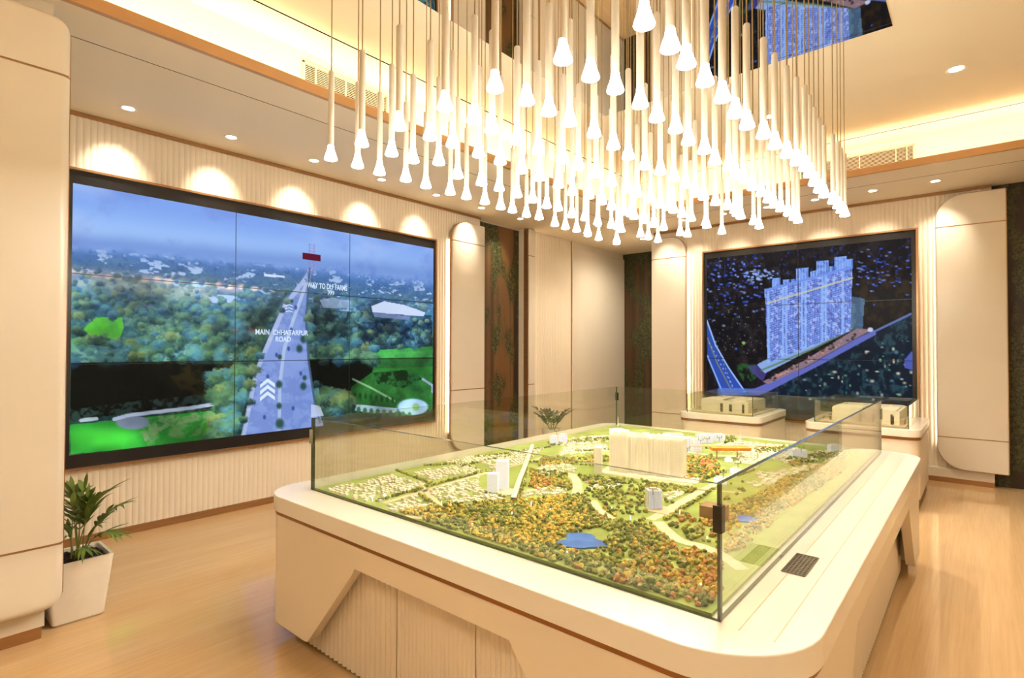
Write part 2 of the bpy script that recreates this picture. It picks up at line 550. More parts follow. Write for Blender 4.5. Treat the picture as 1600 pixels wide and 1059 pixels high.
# ================================================================== ROUNDED WALL PANELS
def wall_panel(to_world, u0, u1, z0, z1, T, R, round_side, fillet, grooves, label, name='rounded_wall_panel', back=0.0):
    """slab of a wall: corners rounded on one side, cut by bronze lines; to_world(u, t, z) places it"""
    root = empty(name, to_world((u0 + u1) / 2, 0, z0))
    inv = root.location.copy()
    tag(root, label, 'wall panel', 'rounded ivory panels beside the screens')

    def outline(d):
        e = .012
        rr = [max(R - d, .004) if sd == round_side else max(e - d, .002) for sd in (0, 1, 1, 0)]
        return rrect(u0 + d, u1 - d, z0 + d, z1 - d, rr, 7)
    rings = [(0, back), (0, T - fillet)]
    for k in range(1, 6):
        a = 0.5 * PI * k / 5
        rings.append((fillet * (1 - math.cos(a)), T - fillet + fillet * math.sin(a)))
    vs, fs = [], []
    n = len(outline(0))
    for d, t in rings:
        vs += [(u, t, z) for u, z in outline(d)]
    for i in range(len(rings) - 1):
        fs += [(i * n + k, i * n + (k + 1) % n, (i + 1) * n + (k + 1) % n, (i + 1) * n + k) for k in range(n)]
    fs.append(tuple(range(n))[::-1])
    fs.append(tuple(range((len(rings) - 1) * n, len(rings) * n)))
    cuts = [z0 - 1] + sorted(grooves) + [z1 + 1]
    for a, b in zip(cuts[:-1], cuts[1:]):
        me = MB().add(vs, fs).mesh('panel')
        bm = bmesh.new()
        bm.from_mesh(me)
        for zc, no in ((a + .006, (0, 0, -1)), (b - .006, (0, 0, 1))):
            geo = bm.verts[:] + bm.edges[:] + bm.faces[:]
            r = bmesh.ops.bisect_plane(bm, geom=geo, plane_co=(0, 0, zc), plane_no=no, clear_outer=True)
            ed = [e for e in r['geom_cut'] if isinstance(e, bmesh.types.BMEdge)]
            if ed:
                bmesh.ops.contextual_create(bm, geom=ed)
        for v in bm.verts:
            v.co = Vector(to_world(*v.co)) - inv
        bmesh.ops.recalc_face_normals(bm, faces=bm.faces)
        bm.to_mesh(me)
        bm.free()
        me.shade_smooth()
        me.set_sharp_from_angle(angle=math.radians(35))
        link_mesh('panel', me, M['slab'], root)

    def ring_solid(d, t0, t1, za, zb, nm, m):
        pts = [(u, z) for u, z in outline(d)]
        if za is not None:
            bm = bmesh.new()
            vv = [bm.verts.new((u, 0, z)) for u, z in pts]
            bm.faces.new(vv)
            for zc, no in ((za, (0, 0, -1)), (zb, (0, 0, 1))):
                bmesh.ops.bisect_plane(bm, geom=bm.verts[:] + bm.edges[:] + bm.faces[:], plane_co=(0, 0, zc), plane_no=no, clear_outer=True)
            bm.faces.ensure_lookup_table()
            pts = [(v.co.x, v.co.z) for v in bm.faces[0].verts]
            bm.free()
        k = len(pts)
        mb = MB()
        mb.add([(u, t0, z) for u, z in pts] + [(u, t1, z) for u, z in pts],
               [tuple(range(k)), tuple(range(k, 2 * k))] + [(i, (i + 1) % k, (i + 1) % k + k, i + k) for i in range(k)])
        mb.xf(lambda p: Vector(to_world(*p)) - inv)
        return mb.build(nm, M[m], root)
    ring_solid(-.006, back, T - fillet - .01, None, None, 'edge_trim', 'bronze')
    for zg in grooves:
        ring_solid(fillet * .25 + .001, back, T - fillet * .12 - .003, zg - .007, zg + .007, 'bronze_line', 'bronze')
    return root


# left-foreground pillar face
wall_panel(lambda u, t, z: (PX - .10 + t, u, z), -2.2, 0.672, 0.165, 3.235, .10, .085, 1, .04, [0.497, 2.925],
           'tall rounded ivory panel on the pillar nearest the camera, beside the potted palm')
# beside the left video wall
lx = XL + .002
pan_a = wall_panel(lambda u, t, z: (lx + t, u, z), 4.87, 5.475, 0.16, 3.17, .10, .25, 0, .012, [0.96, 2.90],
           'narrow rounded ivory panel between the big landscape screen and the forest niche', back=.045)
pan_b = wall_panel(lambda u, t, z: (lx + t, u, z), ny1 + .003, ny2 - .01, 0.05, ZS - .01, .10, .012, 1, .008, [0.96, 2.90],
           'slim ivory panel edge at the far side of the forest niche')
# far wall, either side of the screen
ly = YR - .002
pan_c = wall_panel(lambda u, t, z: (u, ly - t, z), FX0 + .003, FX0 + .55, 0.165, 3.20, .10, .25, 1, .012, [0.52, 2.88],
           'rounded ivory panel left of the tower screen, behind the first plinth', back=.045)
pan_d = wall_panel(lambda u, t, z: (u, ly - t, z), -0.385, 0.215, 0.165, 3.235, .12, .25, 0, .012, [0.52, 2.885],
           'wide rounded ivory panel right of the tower screen', back=.045)


def edge_strip(x0, x1, y0, y1, z0, z1, panel):
    p = panel.location
    MB().box(x0 - p.x, x1 - p.x, y0 - p.y, y1 - p.y, z0 - p.z, z1 - p.z).build('led_strip', M['slab_strip'], panel)


edge_strip(XL + .016, XL + .036, 4.886, 4.894, .42, 2.92, pan_a)
edge_strip(XL + .013, XL + .03, ny2 + .006, ny2 + .012, .1, 3.25, pan_b)
edge_strip(-0.372, -0.364, YR - .040, YR - .014, .42, 2.98, pan_d)
edge_strip(-3.366, -3.358, YR - .040, YR - .014, .42, 2.95, pan_c)

# ================================================================== DOWNLIGHTS
me_ring = MB().lathe([(.040, 0), (.056, 0), (.056, -.005), (.040, -.003)], 24, cap=False).mesh('trim_ring', True, 40)
me_lens = MB().lathe([(.0405, -.002), (.036, -.0035), (.001, -.0035)], 24, cap=True).mesh('lens')


def downlight(x, y, z, label, group, aim=None, power=SPOT_POWER, size=62, blend=1.0, scale=1.0):
    root = empty('recessed_downlight', (x, y, z))
    if group:
        tag(root, label, 'downlight', group)
    else:
        root.parent = ceil
    for nm, me, mm in (('trim_ring', me_ring, 'ring'), ('lens', me_lens, 'lens')):
        o = link_mesh(nm, me, M[mm], root)
        o.scale = (scale,) * 3
    l = bpy.data.lights.new('lamp', 'SPOT')
    l.energy = power
    l.color = (1.0, 0.87, 0.67)
    l.spot_size = math.radians(size)
    l.spot_blend = blend
    l.shadow_soft_size = .03
    lo = bpy.data.objects.new('lamp', l)
    COL.objects.link(lo)
    lo.parent = root
    lo.location = (0, 0, -.02)
    d = Vector(aim) if aim else Vector((0, 0, -1))
    lo.rotation_euler = d.to_track_quat('-Z', 'Y').to_euler()


ORD = ['first', 'second', 'third', 'fourth', 'fifth', 'sixth', 'seventh', 'eighth', 'ninth', 'tenth', 'eleventh', 'twelfth', 'thirteenth',
       'fourteenth', 'fifteenth', 'sixteenth', 'seventeenth', 'eighteenth', 'nineteenth', 'twentieth', 'twenty-first']
for i, y in enumerate((1.25, 2.00, 2.77, 3.56, 4.34, 5.11, 5.90)):
    downlight(-4.89, y, ZS, 'small round soffit downlight, %s from the pillar along the left video wall' % ORD[i], 'downlights along the left wall',
              aim=(-.8, 0, -1))
for i, x in enumerate((-3.62, -3.20, -2.62, -2.07, -1.52, -0.93, -0.36)):
    downlight(x, 7.44, ZS, 'small round soffit downlight, %s from the corner along the far wall' % ORD[i], 'downlights along the far wall',
              aim=(0, .8, -1))
downlight(-0.135, 5.67, ZC, 'larger round downlight in the high ceiling right of the pendants', 'downlights in the high ceiling', power=DOWN_POWER, size=100, scale=1.25)
downlight(-1.55, 5.67, ZC, 'round downlight in the high ceiling behind the pendant lamps', 'downlights in the high ceiling', power=DOWN_POWER, size=100)
downlight(-4.25, 8.30, ZS, 'added fill downlight in the recess past the far corner, unseen behind the pendants', 'added fill lamps at the far corner', power=DOWN_POWER * .7, size=168, blend=1.0)  # unseen fill lamp, added to brighten the smooth corner panel
downlight(-4.3, 7.0, ZS, 'added fill downlight in the corner between the two video walls', 'added fill lamps at the far corner', power=DOWN_POWER * .42, size=120)  # added fill lamp, lifts the dark far corner
for x, y, k in ((1.2, 1.5, .3), (1.2, 4.0, .3), (0.4, -1.0, .8), (-1.1, -1.2, .8)):       # unseen fill lamps, added to light the room and the table front
    downlight(x, y, ZC, None, None, power=DOWN_POWER * k, size=110)


# ================================================================== AIR GRILLES
def grille(axis, plane, u0, u1, z0, z1, label, out, nslat=9, bars=()):
    root = empty('air_grille', ((plane, (u0 + u1) / 2, z0) if axis == 'y' else ((u0 + u1) / 2, plane, z0)))
    tag(root, label, 'air grille')
    h = (u1 - u0) / 2

    def bx(a0, a1, t0, t1, b0, b1):
        t0, t1 = sorted((t0 * out, t1 * out))
        return MB().box(t0, t1, a0, a1, b0, b1) if axis == 'y' else MB().box(a0, a1, t0, t1, b0, b1)
    H = z1 - z0
    bx(-h, h, .0, .002, 0, H).build('backing', M['grille_dark'], root)
    fr = MB()
    for a0, a1, b0, b1 in ((-h - .014, h + .014, H, H + .012), (-h - .014, h + .014, -.012, 0), (-h - .014, -h, -.012, H + .012), (h, h + .014, -.012, H + .012)):
        q = bx(a0, a1, .0, .016, b0, b1)
        fr.add(q.v, q.f)
    fr.build('frame', M['grille'], root)
    me = None
    for k in range(nslat):
        if me is None:
            me = bx(-h, h, .003, .008, 0, H / nslat * .26).mesh('slat')
        o = link_mesh('slat', me, M['grille'], root)
        o.location = (0, 0, H * (k + .3) / nslat)
    for b_ in bars:
        bx(-h + b_ * 2 * h - .004, -h + b_ * 2 * h + .004, .003, .016, 0, H).build('bar', M['grille'], root)


grille('y', CWX, 2.13, 2.89, ZS + .215, ZS + .365, 'cream air grille in the cove above the landscape video wall', 1, 11, (.12, .47, .95))
grille('x', CWY, -1.62, -0.535, ZS + .215, ZS + .365, 'cream air grille in the cove above the tower screen', -1, 11, (.05, .55, .86, .95))

# ================================================================== PENDANT LAMPS (7 x 20 over the table)
ZB, SB = 2.4506, 0.95
BP = '''516.9,250 565.3,227.8 558.8,261.5 623.5,201.5 611.9,242.9 645,253.4 671.9,217.5 634,282.8 665.4,293.4 685.6,256.6 703.5,303.8 715,277.8
728.8,310.3 747.8,244.5 752.1,288.8 781.5,255.9 757.5,318.3 780,297.7 782.4,326.6 773.5,141.6 695.3,171.3 822.8,161.8 857.7,178.6 741.3,191.3
768.8,206.9 807.8,223.9 707.3,228.8 841.2,239.6 1006.5,41.3 1047.3,78.8 1072.3,103.9 1101.6,132.2 1128.7,157.7 1149,182.2 1167.2,200 1193.3,215
879.6,96.9 922.7,123.9 961.5,143.9 1000.2,167 1026.4,188.3 1055.7,206.3 1075.5,225.3 1100.8,238.8 1117,255.7 890.1,195.2 928.2,212.8 958.4,232.3
981.8,247.8 1007.8,263.5 808.8,223.5 879.6,253.6 903.8,263.8 800.6,331.6 815.6,269.6 808.1,307.6 843.1,281.5 822.5,338.5 832.3,315.6 842.5,342.5
854.4,324.6 872.5,292.8 866.9,352.9 872.1,328.6 894.4,304 883.5,357.6 893.5,339.3 931.5,275.9 920.4,309.8 901,361.9 913.8,343.8 918.4,369
940.5,318.8 933.8,350.8 935.4,374.8 955.3,289.8 955.6,326.9 955,355.6 947.9,375.6 963.4,381.6 970.8,362.5 978.2,384.8 975,334.6 979.4,299.8
1031.9,271.7 995.6,306.8 1052.5,281.9 1071.3,292.8 1016.5,315.5 990.9,341.9 986.9,365.3 1031.3,323.8 1006.9,347.9 1000.9,369.6 1013,373.8
1021.5,353.8 1028,378 1052.3,331.9 1036.9,359 1048,361.6 1065.6,338.8 1086.3,302.8 1062.8,367.3 1080,345 1074.4,373.8 1099.4,311.5 1091.9,349.8
1104.4,355.9 1118,320 1115.6,359 1128,365 1136.9,326.3 1148,332.5 1149,277 1138.8,264.8 1161.3,284.8 1176.3,296.3 1157.5,341.6 1168,345.8
1177.5,350.3 1186.3,356.8 1189.4,305.9 1200.6,315.4 1209.4,324 1220,329.6 1231.3,336.6 1240,343.1 1246.9,347.8 1258,265.7 1272.5,289 1280,300
1288,307.8 1301.9,317.3 1309.4,325 1314.4,331.9 1320,337.9 1211,231.3 1229.8,244.8 1245,256.9 1265,276 593,272.5 841,240 1055,420'''
obs = np.array([[float(q) for q in p.split(',')] for p in BP.split()])
pos = np.array([at(px, py, 2, ZB)[:2] for px, py in obs])
NX, NY = 7, 20
gx0, gx1, gy0, gy1 = -2.590 * SB, -0.765 * SB, 1.545 * SB, 4.70 * SB
grid = {}
for p in pos:
    i = (p[0] - gx0) / (gx1 - gx0) * (NX - 1)
    j = (p[1] - gy0) / (gy1 - gy0) * (NY - 1)
    ii, jj = round(i), round(j)
    if 0 <= ii < NX and 0 <= jj < NY and abs(i - ii) < .4 and abs(j - jj) < .5:
        grid.setdefault((ii, jj), (float(p[0]), float(p[1])))
me_cable = MB().lathe([(.003, 0), (.003, ZC - .006 - 2.867)], 6).mesh('cable', True, 60)
me_tube = MB().lathe([(.0145, 0), (.0145, .374), (.011, .380), (.0035, .381)], 14).mesh('tube', True, 50)
me_shade = MB().lathe([(.0140, .074), (.0150, .060), (.0185, .044), (.0245, .026), (.0300, .010), (.0320, .003), (.0310, 0.0), (.0215, -.001)], 16, cap=False).mesh('shade', True, 80)
me_led = MB().lathe([(.0215, -.001), (.001, -.001)], 16).mesh('led')
for i in range(NX):
    for j in range(NY):
        x = gx0 + (gx1 - gx0) * i / (NX - 1)
        y = gy0 + (gy1 - gy0) * j / (NY - 1)
        x, y = grid.get((i, j), (x + random.uniform(-.01, .01), y + random.uniform(-.01, .01)))
        root = empty('pendant_lamp', (x, y, ZB + .002))
        tag(root, 'white tube pendant lamp, %s from the front in the %s column from the left' % (ORD[j], ORD[i]), 'pendant lamp', 'white pendant lamps over the table')
        o = link_mesh('shade', me_shade, M['shade'], root)
        o = link_mesh('led', me_led, M['led'], root)
        o = link_mesh('tube', me_tube, M['tube'], root)
        o.location = (0, 0, .066)
        o = link_mesh('cable', me_cable, M['cable'], root)
        o.location = (0, 0, 2.867 - 2.4526)


# ================================================================== VIDEO WALLS
def fbm(shape, cells, octaves=4, gain=.55, seed=0):
    r = np.random.default_rng(seed)
    H, W = shape
    out = np.zeros(shape)
    amp, tot = 1.0, 0.0
    cy, cx = cells
    for _ in range(octaves):
        g_ = r.random((int(cy) + 3, int(cx) + 3))
        yy, xx = np.linspace(0, cy, H), np.linspace(0, cx, W)
        yi, xi = yy.astype(int), xx.astype(int)
        fy, fx = yy - yi, xx - xi
        fy, fx = (fy * fy * (3 - 2 * fy))[:, None], (fx * fx * (3 - 2 * fx))[None]
        a, b = g_[np.ix_(yi, xi)], g_[np.ix_(yi, xi + 1)]
        c_, d = g_[np.ix_(yi + 1, xi)], g_[np.ix_(yi + 1, xi + 1)]
        out += amp * ((a * (1 - fx) + b * fx) * (1 - fy) + (c_ * (1 - fx) + d * fx) * fy)
        tot += amp
        amp *= gain
        cy, cx = cy * 2, cx * 2
    return out / tot


def inpoly(X, Y, pts):
    r = np.zeros(X.shape, bool)
    n = len(pts)
    for i in range(n):
        (x0, y0), (x1, y1) = pts[i], pts[(i + 1) % n]
        if y0 == y1:
            continue
        c_ = (y0 > Y) != (y1 > Y)
        r ^= c_ & (X < (x1 - x0) * (Y - y0) / (y1 - y0) + x0)
    return r


def sstep(a, b, x):
    t = np.clip((x - a) / (b - a), 0, 1)
    return t * t * (3 - 2 * t)


class Canvas:
    """colours of a display, worked out on its pixel raster (X, Y give the traced picture's coordinates)"""
    def __init__(s, X, Y):
        s.X, s.Y = X, Y
        s.c = np.zeros(X.shape + (3,))

    def mix(s, col, a):
        a = np.clip(a, 0, 1)[..., None]
        s.c = s.c * (1 - a) + np.asarray(col, float) * a

    def poly(s, pts, col, a=1.0):
        s.mix(col, inpoly(s.X, s.Y, pts) * a)

    def ell(s, x, y, rx, ry, col, a=1.0, soft=.3):
        d = np.sqrt(((s.X - x) / rx) ** 2 + ((s.Y - y) / ry) ** 2)
        s.mix(col, (1 - sstep(1 - soft, 1 + soft, d)) * a)

    def line(s, pts, wd, col, a=1.0):
        for (x0, y0), (x1, y1) in zip(pts[:-1], pts[1:]):
            L2 = (x1 - x0) ** 2 + (y1 - y0) ** 2
            t = np.clip(((s.X - x0) * (x1 - x0) + (s.Y - y0) * (y1 - y0)) / L2, 0, 1)
            d = np.hypot(s.X - x0 - t * (x1 - x0), s.Y - y0 - t * (y1 - y0))
            s.mix(col, (1 - sstep(wd * .5, wd * .5 + .8, d)) * a)


def paint_landscape(X, Y):
    c = Canvas(X, Y)
    S = X.shape
    n1 = fbm(S, (6, 10), 5, .6, 1)
    n2 = fbm(S, (26, 40), 4, .65, 2)
    n3 = fbm(S, (60, 95), 3, .7, 3)
    nb = fbm(S, (50, 38), 3, .6, 4)
    hz = 383 + (X - 110) * .094 + (n1 - .5) * 10
    t = Y - hz
    # sky
    top = 290 + (X - 110) * .175
    k = sstep(0, 1, (Y - top) / (hz - top))[..., None]
    c.c[:] = np.array((128, 166, 240)) * (1 - k) + np.array((168, 206, 254)) * k
    c.mix((116, 140, 214), sstep(.52, .75, n1) * .45)
    c.mix((178, 205, 250), sstep(.55, .78, fbm(S, (5, 4), 4, .55, 9)) * .5)
    c.mix((88, 122, 200), np.exp(-((t + 6) / 16) ** 2) * .6)
    # land: hazy to clear
    land = np.zeros(S + (3,))
    q = (n2 * .55 + n3 * .45)
    q = np.clip((q - .28) / .44, 0, 1)[..., None]
    dark, mid, lite = np.array((16, 38, 36)), np.array((58, 98, 72)), np.array((128, 168, 116))
    land = np.where(q < .5, dark + (mid - dark) * q * 2, mid + (lite - mid) * (q - .5) * 2)
    tint = fbm(S, (9, 14), 3, .5, 6)[..., None]
    land = land * (1 - .5 * np.clip((tint - .5) * 4, 0, 1)) + np.array((28, 92, 122)) * .5 * np.clip((tint - .5) * 4, 0, 1)
    fog = np.exp(-np.clip(t, 0, None) / 66)[..., None]
    land = land * (1 - fog) + np.array((84, 124, 200)) * fog
    m_ = sstep(-6, 14, t + (n2 - .5) * 14)[..., None]
    c.c = c.c * (1 - m_) + land * m_
    # pale roofs of the far town
    rf = sstep(.60, .66, nb) * (t > 3) * np.exp(-((t - 26) / 30) ** 2)
    c.mix((178, 205, 246), rf * .9)
    c.mix((40, 70, 130), sstep(.62, .7, n3) * (t > 2) * np.exp(-((t - 25) / 22) ** 2) * .5)
    # haze with lamps over the left fields
    hl = 425 + (X - 110) * .10
    c.mix((196, 176, 190), np.exp(-((Y - hl) / 9) ** 2) * (X < 380) * .55)
    for i in range(16):
        c.ell(112 + i * 19, 424 + i * 1.9 + random.uniform(-3, 3), 6, 3.5, (250, 214, 198), .7, .6)
    c.mix((170, 195, 190), np.exp(-((Y - hl - 14) / 8) ** 2) * (X < 330) * .45)
    # large roofs
    c.poly([(580, 478), (600, 470), (632, 476), (665, 488), (662, 494), (612, 490), (582, 487)], (205, 220, 250), .95)
    c.poly([(582, 487), (612, 490), (640, 494), (640, 498), (585, 493)], (120, 140, 190), .8)
    c.poly([(412, 428), (444, 431), (444, 434), (412, 432)], (210, 225, 252))
    c.poly([(500, 466), (548, 470), (552, 486), (500, 484)], (160, 180, 220), .6)
    c.poly([(326, 459), (372, 462), (360, 473), (328, 472)], (150, 178, 232), .9)
    c.poly([(270, 440), (322, 443), (324, 448), (272, 446)], (150, 200, 235), .8)
    c.poly([(172, 482), (240, 472), (232, 480), (178, 488)], (96, 112, 150), .8)
    c.poly([(364, 510), (400, 506), (402, 522), (366, 524)], (160, 90, 110), .6)
    # dark woods of the middle and of the lower third
    c.mix((10, 22, 30), inpoly(X, Y, [(486, 478), (540, 486), (676, 492), (676, 545), (560, 548), (492, 560)]) * (.55 * sstep(.35, .6, n2)))
    c.mix((14, 34, 60), inpoly(X, Y, [(560, 500), (676, 500), (676, 548), (560, 552)]) * .45)
    # lawns
    for p_, col in (([(128, 515), (150, 496), (190, 494), (193, 512), (184, 536), (176, 530), (160, 526), (140, 524)], (92, 205, 48)),
                    ([(110, 530), (128, 525), (150, 540), (110, 552)], (120, 190, 120)),
                    ([(578, 548), (676, 541), (676, 584), (582, 580)], (62, 160, 66))):
        c.mix(col, inpoly(X, Y, p_) * (.55 + .45 * n2))
    c.mix((150, 190, 190), inpoly(X, Y, [(110, 548), (200, 545), (300, 548), (392, 556), (392, 566), (110, 568)]) * (.5 * sstep(.45, .6, n2)))
    low = 567 - (X - 110) * .016                          # joint above the lowest row
    b_ = (Y > low)
    # lower third is deeper in tone
    c.c = np.where(b_[..., None], c.c * .62, c.c)
    c.poly([(109, 567), (340, 564), (372, 590), (352, 636), (190, 646), (109, 660)], (9, 10, 5), .95)
    c.mix((40, 34, 14), b_ * inpoly(X, Y, [(250, 568), (372, 564), (376, 620), (300, 630)]) * sstep(.45, .65, n2) * .8)
    c.poly([(480, 562), (585, 560), (580, 590), (548, 610), (505, 650), (492, 610)], (6, 11, 7), .95)
    c.mix((45, 150, 50), b_ * inpoly(X, Y, [(109, 664), (180, 656), (350, 640), (372, 660), (364, 685), (240, 700), (109, 710)]) * (.75 + .25 * n2))
    c.ell(160, 684, 52, 16, (70, 205, 62), .85, .6)
    c.mix((140, 165, 120), inpoly(X, Y, [(220, 654), (330, 642), (342, 650), (260, 668), (226, 690)]) * (.7 * sstep(.35, .55, n3)))
    c.mix((44, 66, 62), inpoly(X, Y, [(109, 640), (200, 628), (300, 618), (350, 612), (352, 634), (200, 648), (109, 662)]) * sstep(.38, .6, n3) * .8)
    c.mix((120, 150, 96), inpoly(X, Y, [(215, 668), (300, 648), (345, 648), (330, 676), (230, 696)]) * sstep(.4, .65, n2) * .7)
    c.ell(207, 660, 26, 11, (122, 132, 160), .95, .15)
    c.line([(178, 655), (200, 649), (300, 637), (342, 630)], 5, (176, 190, 214))
    c.line([(126, 657), (150, 654)], 5, (190, 205, 215), .8)
    c.mix((48, 130, 30), inpoly(X, Y, [(310, 690), (318, 662), (336, 650), (356, 660), (366, 680)]) * (.5 + .5 * n3))
    c.mix((30, 70, 44), inpoly(X, Y, [(340, 640), (352, 620), (372, 612), (384, 640), (384, 668), (362, 660)]) * (.4 + .6 * n3))
    # garden right of the road
    c.mix((42, 120, 44), inpoly(X, Y, [(548, 605), (590, 575), (676, 572), (676, 640), (545, 640)]) * (.45 + .55 * n2))
    c.mix((10, 24, 14), inpoly(X, Y, [(582, 582), (640, 577), (660, 592), (630, 606), (590, 600)]) * (.8 * sstep(.35, .6, n2)))
    c.poly([(548, 631), (580, 634), (620, 638), (622, 645), (585, 646), (540, 640)], (176, 205, 226))
    c.ell(645, 636, 24, 13, (160, 198, 232), 1, .12)
    c.ell(650, 636, 6, 6, (128, 178, 112), .9)
    c.line([(551, 592), (580, 606), (616, 626)], 2.4, (130, 178, 130), .9)
    for i in range(8):
        c.ell(554 + i * 8.5, 617 + i * 1.2, 2.2, 4.5, (24, 66, 30), .9)
    for i in range(9):
        c.ell(560 + i * 10, 641 + i * 1.0, 3.2, 5.0, (48, 112, 60), .9)
    c.line([(661, 592), (676, 602), (676, 612)], 3, (150, 160, 196), .8)
    # crowns of single trees, far to near
    r = random.Random(31)
    road0 = [(478, 415), (492, 415), (490, 470), (492, 560), (500, 620), (514, 680), (366, 695), (380, 640), (392, 580), (412, 530), (440, 470), (466, 440)]
    spots = []
    while len(spots) < 560:
        x, y = r.uniform(110, 676), r.uniform(400, 565)
        tt = y - (383 + (x - 110) * .094)
        if tt > 34 and r.random() < min(1, 26 / tt + .25):
            spots.append((x, y, tt))
    for _ in range(60):
        spots.append((r.uniform(330, 384), r.uniform(575, 690), 190))
    for _ in range(26):
        spots.append((r.uniform(500, 545), r.uniform(612, 655), 190))
    clear = [[(128, 515), (150, 496), (190, 494), (193, 512), (184, 536), (176, 530), (140, 524)], [(585, 552), (676, 545), (676, 566), (585, 566)], [(576, 464), (668, 484), (668, 500), (576, 496)]]
    colx = X[X.shape[0] // 2]
    P1 = lambda p, x, y: bool(inpoly(np.array([x]), np.array([y]), p)[0])
    def crown(x, y, tt):
        rad = (3.0 + tt * .075) * r.uniform(.55, 1.2)
        a, b = np.searchsorted(colx, (x - rad * 1.4, x + rad * 1.4))
        if b - a < 2:
            return
        sl = (slice(None), slice(a, b))
        dx_, dy_ = (X[sl] - x) / rad, (Y[sl] - y) / (rad * .85)
        w_ = 1 - sstep(.62, 1.08, np.hypot(dx_, dy_) + (n3[sl] - .5) * .9)
        sh = np.clip(.5 - dx_ * .25 - dy_ * .6 + (n3[sl] - .5) * .9, 0, 1)[..., None]
        k = r.random()
        lit, drk = ((104, 150, 96), (14, 40, 36)) if k < .45 else ((92, 152, 150), (16, 46, 66)) if k < .72 else ((150, 172, 96), (40, 62, 40)) if k < .86 else ((66, 100, 76), (8, 22, 22))
        col_ = np.array(lit) * sh + np.array(drk) * (1 - sh)
        fo = math.exp(-tt / 62)
        col_ = col_ * (1 - fo) + np.array((90, 128, 196)) * fo
        c.c[sl] = c.c[sl] * (1 - w_[..., None] * .92) + col_ * w_[..., None] * .92
    for x, y, tt in sorted(spots, key=lambda q: q[1]):
        if not P1(road0, x, y) and not any(P1(p, x, y) for p in clear):
            crown(x, y, tt)
    # broad light and shade over the woods
    big = fbm(S, (5, 9), 3, .55, 41)[..., None]
    wood = (t > 40)[..., None] & ~(inpoly(X, Y, road0))[..., None]
    c.c = np.where(wood, c.c * np.clip(.35 + 1.25 * big, .5, 1.25), c.c)
    c.mix((10, 20, 30), inpoly(X, Y, [(486, 482), (545, 486), (545, 540), (492, 545)]) * .45 * sstep(.4, .6, n2))
    c.mix((12, 26, 48), inpoly(X, Y, [(556, 502), (676, 504), (676, 538), (560, 540)]) * .55 * sstep(.35, .6, n2))
    c.ell(408, 496, 26, 18, (10, 24, 24), .45, .6)
    c.poly([(580, 478), (600, 470), (632, 476), (665, 488), (662, 494), (612, 490), (582, 487)], (205, 220, 250), .95)
    c.poly([(582, 487), (612, 490), (640, 494), (640, 500), (585, 495)], (120, 140, 190), .8)
    c.poly([(500, 468), (520, 464), (548, 470), (546, 482), (505, 480)], (168, 190, 230), .6 )
    c.mix((176, 190, 176), np.exp(-((Y - hl - 12) / 12) ** 2) * (X < 340) * .5 * sstep(.35, .6, n2))
    c.mix((104, 176, 190), inpoly(X, Y, [(110, 536), (200, 545), (320, 540), (380, 548), (380, 563), (110, 567)]) * .4 * sstep(.42, .6, n2))
    # avenue
    road = [(482, 420), (488, 420), (481, 460), (478, 500), (482, 562), (490, 620), (508, 672), (376, 690), (386, 640), (398, 580), (418, 530), (444, 470), (470, 440)]
    c.poly(road, (118, 146, 214))
    c.mix((150, 172, 232), inpoly(X, Y, road) * (n1 * .8))
    c.mix((92, 118, 190), inpoly(X, Y, road) * sstep(.45, .6, n2) * .35)
    c.mix((70, 104, 150), inpoly(X, Y, road) * sstep(.5, .6, n3) * np.clip((505 - Y) / 60, 0, .75))
    c.mix((196, 210, 240), inpoly(X, Y, road) * sstep(.55, .62, n3) * np.clip((490 - Y) / 60, 0, .7))
    c.line([(474, 440), (446, 476), (422, 530), (400, 580), (388, 640), (378, 690)], 6, (186, 200, 234), .7)
    c.line([(478, 444), (458, 500), (444, 545), (437, 600), (436, 685)], 4.5, (176, 196, 232), .9)
    c.line([(484, 420), (478, 500), (482, 562), (492, 630), (500, 660)], 2.5, (70, 92, 120), .9)
    c.poly([(486, 632), (500, 634), (506, 650), (486, 652)], (200, 214, 240), .8)
    for x, y, rd in ((437, 558, 4), (436, 600, 6), (436, 634, 5), (437, 662, 8), (474, 603, 6), (476, 590, 4), (440, 520, 3.5), (468, 545, 6), (474, 530, 6), (456, 470, 3)):
        c.ell(x, y, rd * .8, rd, (34, 70, 66), .9, .5)
    for x, y, q in ((484, 496, 90), (487, 512, 95), (486, 530, 100), (488, 548, 110), (446, 470, 60), (436, 484, 70), (428, 500, 80), (404, 556, 110), (396, 578, 120), (392, 600, 130), (386, 628, 140), (498, 600, 120), (503, 625, 140), (492, 480, 80), (382, 655, 150)):
        crown(x + r.uniform(-4, 4), y, q)
    for x, y in ((458, 638), (413, 652), (418, 588), (432, 555), (470, 583), (455, 515), (462, 480), (451, 545), (409, 600)):
        c.ell(x, y, 2.4, 3.6, (58, 78, 150), .9, .4)
    return np.clip(c.c, 0, 255)


